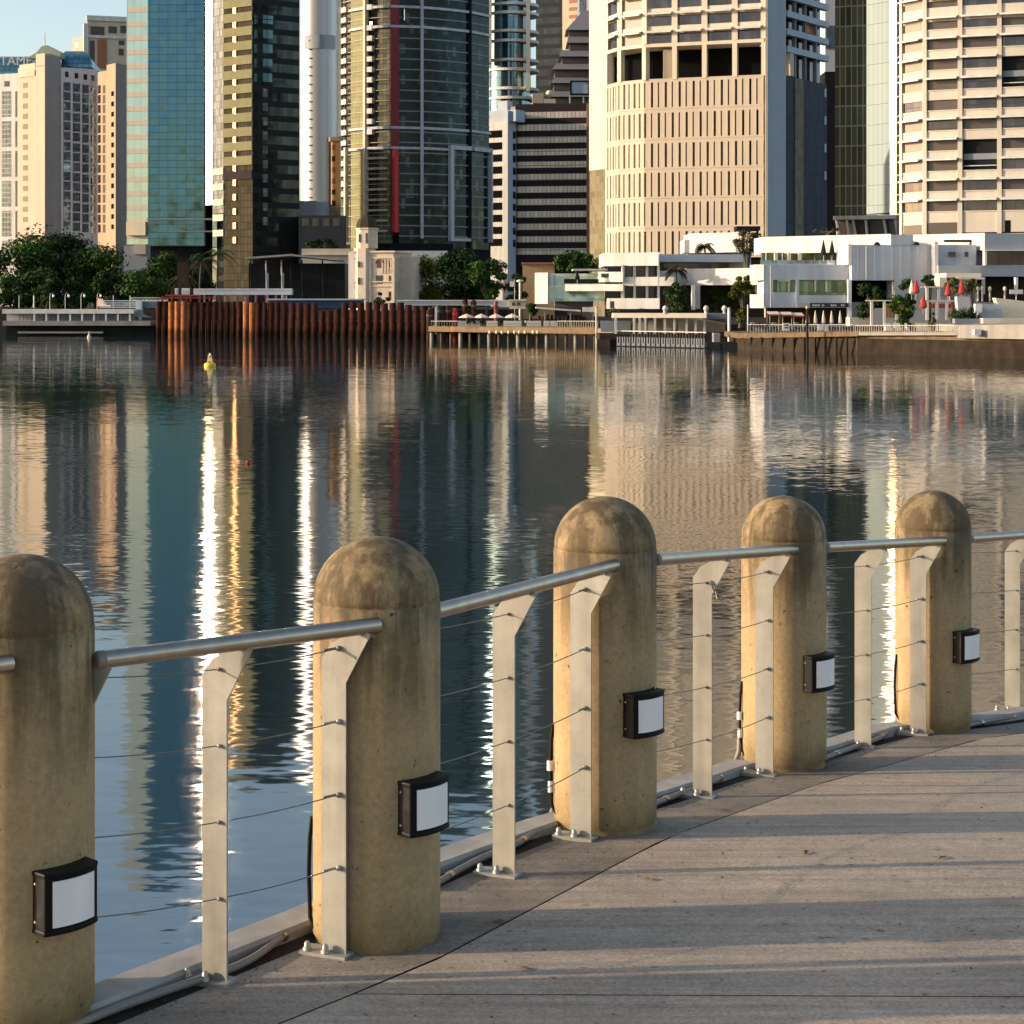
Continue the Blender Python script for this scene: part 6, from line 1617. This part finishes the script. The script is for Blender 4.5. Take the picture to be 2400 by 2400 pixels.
# cabins and shelter roof on the wharf
cb_ = thing('ticket_cabin', 'cream cabin on the wharf beside the lamp standard', 'cabin', (X(1205,285),285,2.6))
blk(cb_, 'wall', 'creamlight', 1194, 704, 1232, 724, 284, 4); blk(cb_, 'roof', 'white', 1192, 702, 1234, 705, 283.6, 5); blk(cb_, 'louvre', 'greyl', 1170, 706, 1193, 720, 284.5, 3)
for a_ in (1200, 1212): blk(cb_, 'window', 'win', a_, 709, a_+7, 716, 283.9, 0.2)
sr = thing('shelter_roof', 'white sloping shelter roof in front of the glazed restaurant wing', 'shelter', (X(1320,264),264,2.6))
D_=262; MB().hexa([(X(1256,D_),D_,Z(723,D_)),(X(1362,D_),D_,Z(731,D_)),(X(1362,D_),D_+5,Z(731,D_)),(X(1256,D_),D_+5,Z(723,D_)),(X(1256,D_),D_,Z(719.5,D_)),(X(1362,D_),D_,Z(726,D_)),(X(1362,D_),D_+5,Z(726,D_)),(X(1256,D_),D_+5,Z(719.5,D_))]).build('roof', M_['white'], sr)
blk(sr, 'front_panel', 'white', 1366, 720, 1398, 731, 261, 2); 
for x in (1275, 1336, 1388): blk(sr, 'post', 'galv', x, 729, x+2.5, 768, 262.5, 0.2)
blk(sr, 'rear_wall', 'grey', 1330, 732, 1392, 752, 266.5, 0.4)
blk(sr, 'car_shade', 'roofgrey', 1300, 706, 1390, 719, 270, 3)
rc = thing('dining_clutter', 'dark tables and planting under the shelter roof', 'furniture', (X(1300,266),266,2.6))
rnd = random.Random(12); 
for k in range(12):
    x = 1262+k*9.5; blk(rc, 'table', 'dtimber', x, 741+rnd.uniform(-4,3), x+6, 757, 265.5+rnd.uniform(0,1), 0.8)
# wharf rail
def rail_fence(label, x0, x1, D0, D1, y0, y1, pitch, m='creamlight', wd=1.0, group='picket rails along the right bank'):
    t = thing('river_rail', label, 'railing', (X(x0,D0), D0, Z(y1,D0)), group)
    n = int((x1-x0)/pitch); mb = MB()
    for k in range(n+1):
        s_ = k/n; x = x0+(x1-x0)*s_; D = D0+(D1-D0)*s_
        mb.box(X(x,D),X(x+wd,D),D,D+0.06,Z(y1,D),Z(y0,D))
    mb.build('pickets', M_[m], t)
    mb = MB(); mb.hexa([(X(x0,D0),D0-0.03,Z(y0+1.2,D0)),(X(x1,D1),D1-0.03,Z(y0+1.2,D1)),(X(x1,D1),D1+0.07,Z(y0+1.2,D1)),(X(x0,D0),D0+0.07,Z(y0+1.2,D0)),(X(x0,D0),D0-0.03,Z(y0,D0)),(X(x1,D1),D1-0.03,Z(y0,D1)),(X(x1,D1),D1+0.07,Z(y0,D1)),(X(x0,D0),D0+0.07,Z(y0,D0))])
    mb.build('top_rail', M_[m], t)
rail_fence('pale picket rail at the right end of the timber wharf', 1306, 1400, 259.5, 256.2, 752, 768, 5.5, 'creamlight', 1.8)
rail_fence('grey rail on the left half of the timber wharf', 1010, 1072, 272, 269.7, 752, 766, 6, 'galv', 1.2)
# jetty building: roof beam on white posts over a pontoon
jt = thing('covered_jetty', 'covered white jetty with long roof beam on square posts', 'jetty', (X(1560,244),244,0))
blk(jt, 'roof_beam', 'creamlight', 1437, 734, 1656, 745, 245, 4, -0.3)
blk(jt, 'roof', 'roofgrey', 1656, 734, 1712, 748, 245, 4)
for k,x in enumerate((1441,1484,1497,1510,1533,1556,1578,1607,1628,1649)):
    blk(jt, 'post', 'white', x, 745, x+5, 784, 243.4, 0.4)
for k,x in enumerate((1496,1520,1560,1590,1635)): blk(jt, 'sign_board', 'canvas' if k%2 else 'tan', x, 752, x+15, 776, 245, 0.3)
blk(jt, 'rear_wall', 'tan', 1484, 746, 1700, 778, 247, 0.5)
blk(jt, 'gate_screen', 'grey', 1408, 752, 1478, 778, 246, 0.4)
blk(jt, 'deck', 'dtimber', 1405, 783, 1700, 796, 242, 10)
for x in (1559, 1655, 1698): 
    MB().lathe((X(x,243),243,Z(735,243)),[(0.26,0),(0.26,0.5),(0.4,0.55),(0.3,0.9),(0.05,1.1)],8).build('lantern', M_['white'], jt)
pt = thing('pontoon', 'low pontoon with a row of white U shaped fender boards', 'pontoon', (X(1550,236),236,0))
D_=236
mb = MB(); mb.hexa([(X(1444,242),242,-0.3),(X(1655,230),230,-0.3),(X(1655,238),238,-0.3),(X(1444,250),250,-0.3),(X(1444,242),242,0.12),(X(1655,230),230,0.12),(X(1655,238),238,0.12),(X(1444,250),250,0.12)]); mb.build('float', M_['dark'], pt)
for k in range(18):
    x = 1446+k*11.6; D = 242-(x-1444)*12/211 - 0.05; hgt = 1.25
    mb = MB(); xx = X(x,D); mb.box(xx,xx+0.13,D,D+0.1,0.12,hgt); mb.box(xx+0.30,xx+0.43,D,D+0.1,0.12,hgt); mb.box(xx+0.13,xx+0.30,D,D+0.1,0.12,0.45)
    mb.build('fender_board', M_['white'], pt)
mb = MB()
for k in range(30):
    x = 1446+k*7; D = 242-(x-1444)*12/211+2; mb.box(X(x,D),X(x,D)+0.06,D,D+0.05,0.1,2.0)
mb.hexa([(X(1446,244),244,1.95),(X(1655,232),232,1.95),(X(1655,232),232.1,1.95),(X(1446,244),244.1,1.95),(X(1446,244),244,2.05),(X(1655,232),232,2.05),(X(1655,232),232.1,2.05),(X(1446,244),244.1,2.05)])
mb.build('handrail', M_['galv'], pt)
bt2 = thing('moored_workboat', 'dark low workboat moored at the right end of the pontoon', 'boat', (X(1710,232),232,0))
D_=232; mb = MB(); mb.prism([(X(1658,D_),D_),(X(1735,D_),D_-1),(X(1775,D_),D_+2),(X(1735,D_),D_+4),(X(1658,D_),D_+4)],-0.3,0.75); mb.build('hull', M_['dark'], bt2)
MB().box(X(1675,D_),X(1690,D_),D_+1,D_+3,0.75,1.9).build('wheelhouse', M_['grey'], bt2); MB().hexa([(X(1735,D_),D_,0.75),(X(1768,D_),D_+1,0.75),(X(1768,D_),D_+3,0.75),(X(1735,D_),D_+3,0.75),(X(1735,D_),D_,0.9),(X(1762,D_),D_+1,1.7),(X(1762,D_),D_+3,1.7),(X(1735,D_),D_+3,0.9)]).build('tarpaulin', M_['black'], bt2)
# tall mooring poles
for (x,D,y0,m,r_,lb) in ((1232,266,752,'dtimber',0.12,'thin dark pole against the widest white board'),(1325,262,752,'dtimber',0.14,'dark pole where the sunlit wharf fascia brightens'),(1398,254,718,'creamlight',0.13,'tall cream pole at the corner between wharf and jetty'),(1709,240,722,'white',0.2,'tall white pole at the right end of the jetty'),(1753,238,715,'white',0.1,'short white post by the white complex corner'),(1892,212,718,'dtimber',0.16,'dark upright pole in front of the cafe parasols')):
    t = thing('mooring_pole', lb, 'pole', (X(x,D),D,0), 'tall thin poles along the right bank'); MB().tube([(X(x,D),D,-0.8),(X(x,D),D,Z(y0,D))],r_,8).build('shaft', M_[m], t); MB().lathe((X(x,D),D,Z(y0,D)),[(r_*1.15,-0.25),(r_*1.15,0.02),(0.01,0.12)],8).build('cap', M_['galv'], t)
# right seawall
sw = thing('seawall', 'brown stone seawall on the right bank above dark water', 'wall', (X(2100,205),205,0))
mb = MB(); mb.hexa([(X(1745,224),224,-1),(X(2010,208),208,-1),(X(2010,208),230,-1),(X(1745,224),240,-1),(X(1745,224),225,Z(795,216)),(X(2010,208),209,Z(790,208)),(X(2010,208),230,Z(790,208)),(X(1745,224),240,Z(795,216))]); mb.build('undercroft', M_['dtimber'], sw)
mb = MB(); mb.hexa([(X(2010,208),208,-1),(X(2420,190),190,-1),(X(2420,190),215,-1),(X(2010,208),225,-1),(X(2010,208),209,Z(786,208)),(X(2420,190),191,Z(793,190)),(X(2420,190),215,Z(793,190)),(X(2010,208),225,Z(786,208))]); mb.build('stone_face', M_['stone'], sw)
mb = MB(); mb.hexa([(X(2010,207.8),207.8,-1),(X(2420,189.8),189.8,-1),(X(2420,190),191,-1),(X(2010,208),209,-1),(X(2010,208.2),208.2,1.75),(X(2420,190.2),190.2,1.75),(X(2420,190.6),191,1.75),(X(2010,208.5),209,1.75)]); mb.build('tidal_band', mat('wet_stone', (0.035,0.026,0.018), 0.6, var=0.5, scale=0.7, streak=0.3), sw)
mb = MB(); mb.hexa([(X(1728,226),226,Z(793,226)),(X(2010,207.5),207.5,Z(788,207.5)),(X(2010,208),226,Z(788,207.5)),(X(1728,226),240,Z(793,226)),(X(1728,226),226,Z(781,226)),(X(2010,207.5),207.5,Z(777,207.5)),(X(2010,208),226,Z(777,207.5)),(X(1728,226),240,Z(781,226))]); mb.build('deck', M_['stone'], sw)
mb = MB(); mb.hexa([(X(2010,207.6),207.6,Z(786,208)),(X(2250,197.5),197.5,Z(786,197)),(X(2250,198),212,Z(786,197)),(X(2010,208),222,Z(786,208)),(X(2010,207.6),207.6,Z(779,208)),(X(2250,197.5),197.5,Z(779,197)),(X(2250,198),212,Z(779,197)),(X(2010,208),222,Z(779,208))]); mb.build('coping', M_['conc'], sw)
mb = MB(); mb.hexa([(X(2250,197),197,Z(793,197)),(X(2420,189.5),189.5,Z(795,190)),(X(2420,190),204,Z(795,190)),(X(2250,197),208,Z(793,197)),(X(2250,197),197,Z(762,197)),(X(2420,189.5),189.5,Z(760,190)),(X(2420,190),204,Z(760,190)),(X(2250,197),208,Z(762,197))]); mb.build('stepped_block', M_['conc'], sw)
for k in range(10):
    x = 1760 + k*25; D = 226-(x-1728)*18.5/282-0.25; MB().tube([(X(x,D),D,-1),(X(x,D),D,Z(790,D))],0.16,6).build('pile', M_['dtimber'], sw)
for k,(a_,y0,b_,y1) in enumerate(((2284,772,2300,786),(2342,770,2372,772.5),(2342,776,2372,778.5),(2342,782,2372,785))): blk(sw, 'bench_slat' if k else 'stair_screen', 'galv' if k else 'whitecool', a_, y0, b_, y1, 194, 1)
rail_fence('grey balustrade before the cafe at the seawall start', 1752, 2000, 224.3, 208.2, 760, 780, 6.5, 'greyl', 1.0)
rail_fence('sunlit cream picket rail above the stone seawall', 2004, 2236, 207.8, 198, 762, 780, 5.5, 'canvas', 1.6)
# cafe clutter: folded awnings, white figures, notice board
nb_ = thing('notice_board', 'white notice board with dark symbol on the cafe rail', 'sign', (X(1840,218),218,Z(778,218)))
MB().box(X(1832,218),X(1847,218),217,217.2,Z(775,218),Z(757,218)).build('board', M_['white'], nb_); MB().box(X(1836,218),X(1844,218),216.95,217,Z(763,218),Z(760.5,218)).build('mark', M_['dark'], nb_); MB().box(X(1836,218),X(1844,218),216.95,217,Z(769,218),Z(766.5,218)).build('mark', M_['dark'], nb_)
nb2 = thing('notice_board', 'pair of small white notices on the rail right of the dark pole', 'sign', (X(1926,212),212,Z(776,212)))
MB().box(X(1914,212),X(1927,212),211,211.2,Z(774,212),Z(760,212)).build('board', M_['white'], nb2); MB().box(X(1929,212),X(1937,212),211,211.2,Z(776,212),Z(760,212)).build('board', M_['white'], nb2)
for k,(x,y,lb) in enumerate(((1830,731,'left of the awning'),(1856,733,'under the dark pole awning'),(1800,730,'furthest left beside the wall corner'))):
    D=219; t = thing('cafe_awning', 'cream and red cafe awning %s' % lb, 'awning', (X(x,D),D,2.6), 'small cafe awnings')
    mb = MB(); mb.hexa([(X(x,D),D-1,Z(y+7,D)),(X(x+26,D),D-1,Z(y+7,D)),(X(x+26,D),D+1,Z(y+1,D)),(X(x,D),D+1,Z(y+1,D)),(X(x,D),D-1,Z(y+6,D)),(X(x+26,D),D-1,Z(y+6,D)),(X(x+26,D),D+1,Z(y,D)),(X(x,D),D+1,Z(y,D))]); mb.build('canopy', M_['canvas'], t)
    MB().box(X(x,D),X(x+26,D),D-1.05,D-1,Z(y+10,D),Z(y+6.5,D)).build('valance', M_['redp'], t)
    for xx in (x+2, x+23): MB().tube([(X(xx,D),D-0.9,2.6),(X(xx,D),D-0.9,Z(y+6,D))],0.04,5).build('leg', M_['galv'], t)
for k,x in enumerate((1893,1911,1930,1949,1969)):
    D=221; closed_parasol(x, D, 2.55, 2.3, 'canvas', 'cream folded parasol before the cafe front, %s from the left' % ('first','second','third','fourth','fifth')[k], 0.28, 'cream folded parasols at the cafe')
rnd = random.Random(5)
for k in range(8):
    x = 1760+k*17; D=220.5; t = thing('cafe_table', 'small cafe table with chairs, %s of the terrace row from the left' % ordn(k), 'table', (X(x,D),D,2.6), 'cafe tables behind the balustrade')
    MB().box(X(x,D),X(x+9,D),D,D+0.6,3.3,3.36).build('top', M_['white'] if k%3==0 else M_['dtimber'], t); MB().tube([(X(x+4,D),D+0.3,2.6),(X(x+4,D),D+0.3,3.3)],0.04,5).build('leg', M_['dark'], t)
# white figures of statues/lanterns at the bar, right
for k,x in enumerate((2292,2302,2320,2355)):
    D=214; t = thing('terrace_lantern', 'tall cream lantern post on the right terrace, %s from the left' % ('first','second','third','fourth')[k], 'lantern', (X(x,D),D,Z(704,D)), 'tall lanterns on the right terrace')
    MB().lathe((X(x,D),D,Z(706,D)),[(0.12,0),(0.12,1.2),(0.2,1.3),(0.2,1.6),(0.02,1.75)],8).build('post', M_['canvas'], t)
t = thing('name_sign', 'small cream sign board on a post at the right bar', 'sign', (X(2382,212),212,Z(700,212))); MB().box(X(2366,212),X(2397,212),211.9,212,Z(689,212),Z(679,212)).build('board', M_['white'], t); MB().tube([(X(2382,212),212.05,Z(704,212)),(X(2382,212),212.05,Z(689,212))],0.06,6).build('post', M_['canvas'], t)
mb = MB()

# ---- buoy
by_D = CZ*F/(858-HZ)
by = thing('buoy', 'small yellow navigation buoy floating on the dark river', 'buoy', (X(492,by_D), by_D, 0))
c = (X(492,by_D), by_D, 0)
MB().lathe(c, [(0.05,-0.25),(0.50,-0.2),(0.56,0.05),(0.50,0.26),(0.26,0.32),(0.02,0.33)], 20).build('float', M_['yellow'], by)
mb = MB()
for k in range(4):
    t = PI/4 + PI/2*k; mb.tube([(c[0]+0.30*math.cos(t),c[1]+0.30*math.sin(t),0.3),(c[0]+0.17*math.cos(t),c[1]+0.17*math.sin(t),0.95)],0.03,6)
mb.lathe((c[0],c[1],0.9),[(0.18,0),(0.2,0.06),(0.02,0.1)],12); mb.build('cage', M_['yellow'], by)
MB().lathe((c[0],c[1],0.98),[(0.09,0),(0.09,0.16),(0.02,0.22)],10).build('lantern', M_['opal'], by)
MB().box(c[0]-0.14,c[0]+0.14,c[1]-0.02,c[1]+0.02,0.42,0.82).build('panel', M_['white'], by)
b2 = thing('marker_buoy', 'tiny cream marker buoy beside the ferry landing', 'buoy', (X(209,300),300,0))
MB().lathe((X(209,300),300,0),[(0.3,-0.2),(0.34,0.2),(0.1,0.6),(0.05,1.0),(0.01,1.05)],12).build('float', M_['canvas'], b2)
b3 = thing('marker_float', 'tiny red float on open water right of the glitter', 'float', (X(581,66),66,0))
b3.location = (X(581,CZ*F/(1087-HZ)), CZ*F/(1087-HZ), 0)
q = b3.location; MB().ball((q.x,q.y,0.05),0.075,10,6).build('ball', M_['redp'], b3)

# ---- grit and leaf litter on the promenade
rnd = random.Random(77); gm_ = MB()
for i in range(420):
    if i < 260: y = rnd.uniform(3.6, 10.2); k_ = min(range(len(inn)), key=lambda j: abs(inn[j].y-y)); x = inn[k_].x + abs(rnd.gauss(0, 0.07)) + 0.03
    else: y = rnd.uniform(3.2, 10); x = gx(y) + rnd.uniform(-0.3, 3.0)
    z = deckz(y) + 0.001; r_ = rnd.uniform(0.002, 0.006); a_ = rnd.uniform(0, PI)
    vs = [(x+r_*math.cos(a_+t*PI/2)*rnd.uniform(.6,1.2), y+r_*math.sin(a_+t*PI/2)*rnd.uniform(.6,1.2), z) for t in range(4)] + [(x, y, z+r_*0.8)]
    gm_.add(vs, [(0,1,4),(1,2,4),(2,3,4),(3,0,4)])
tag(gm_.build('grit', M_['trunk']), kind='stuff')
M_['dryleaf'] = mat('dry_leaf', (0.20,0.12,0.05), 0.8, var=0.3, scale=30)
for i,(px_,py_,lb) in enumerate(((1170,2160,'dry leaf on the paving left of the long joint'),(1890,1998,'dry leaf on the paving beyond the broad bollard shadow'),(1232,2270,'dry leaf lying near the front cross joint'),(2210,2010,'dry leaf near the right edge between two shadows'),(1520,2060,'tiny dry leaf beside the long curved joint'),(1700,1900,'tiny dry leaf on the kerb side below the fourth bollard'))):
    q = deckpt(px_, py_, 0.003); r_ = 0.012; a_ = i*1.3
    vs = [q+Vector((r_*2.2*math.cos(a_),r_*2.2*math.sin(a_),0.002)), q+Vector((-r_*0.8*math.sin(a_),r_*0.8*math.cos(a_),0.006)), q-Vector((r_*2.2*math.cos(a_),r_*2.2*math.sin(a_),0)), q-Vector((-r_*0.8*math.sin(a_),r_*0.8*math.cos(a_),-0.004))]
    o = MB().add(vs, [(0,1,2,3)]).build('dry_leaf', M_['dryleaf']); sm_ = o.modifiers.new('s','SOLIDIFY'); sm_.thickness = 0.0008
    tag(o, lb, 'leaf', 'dry leaves on the paving')
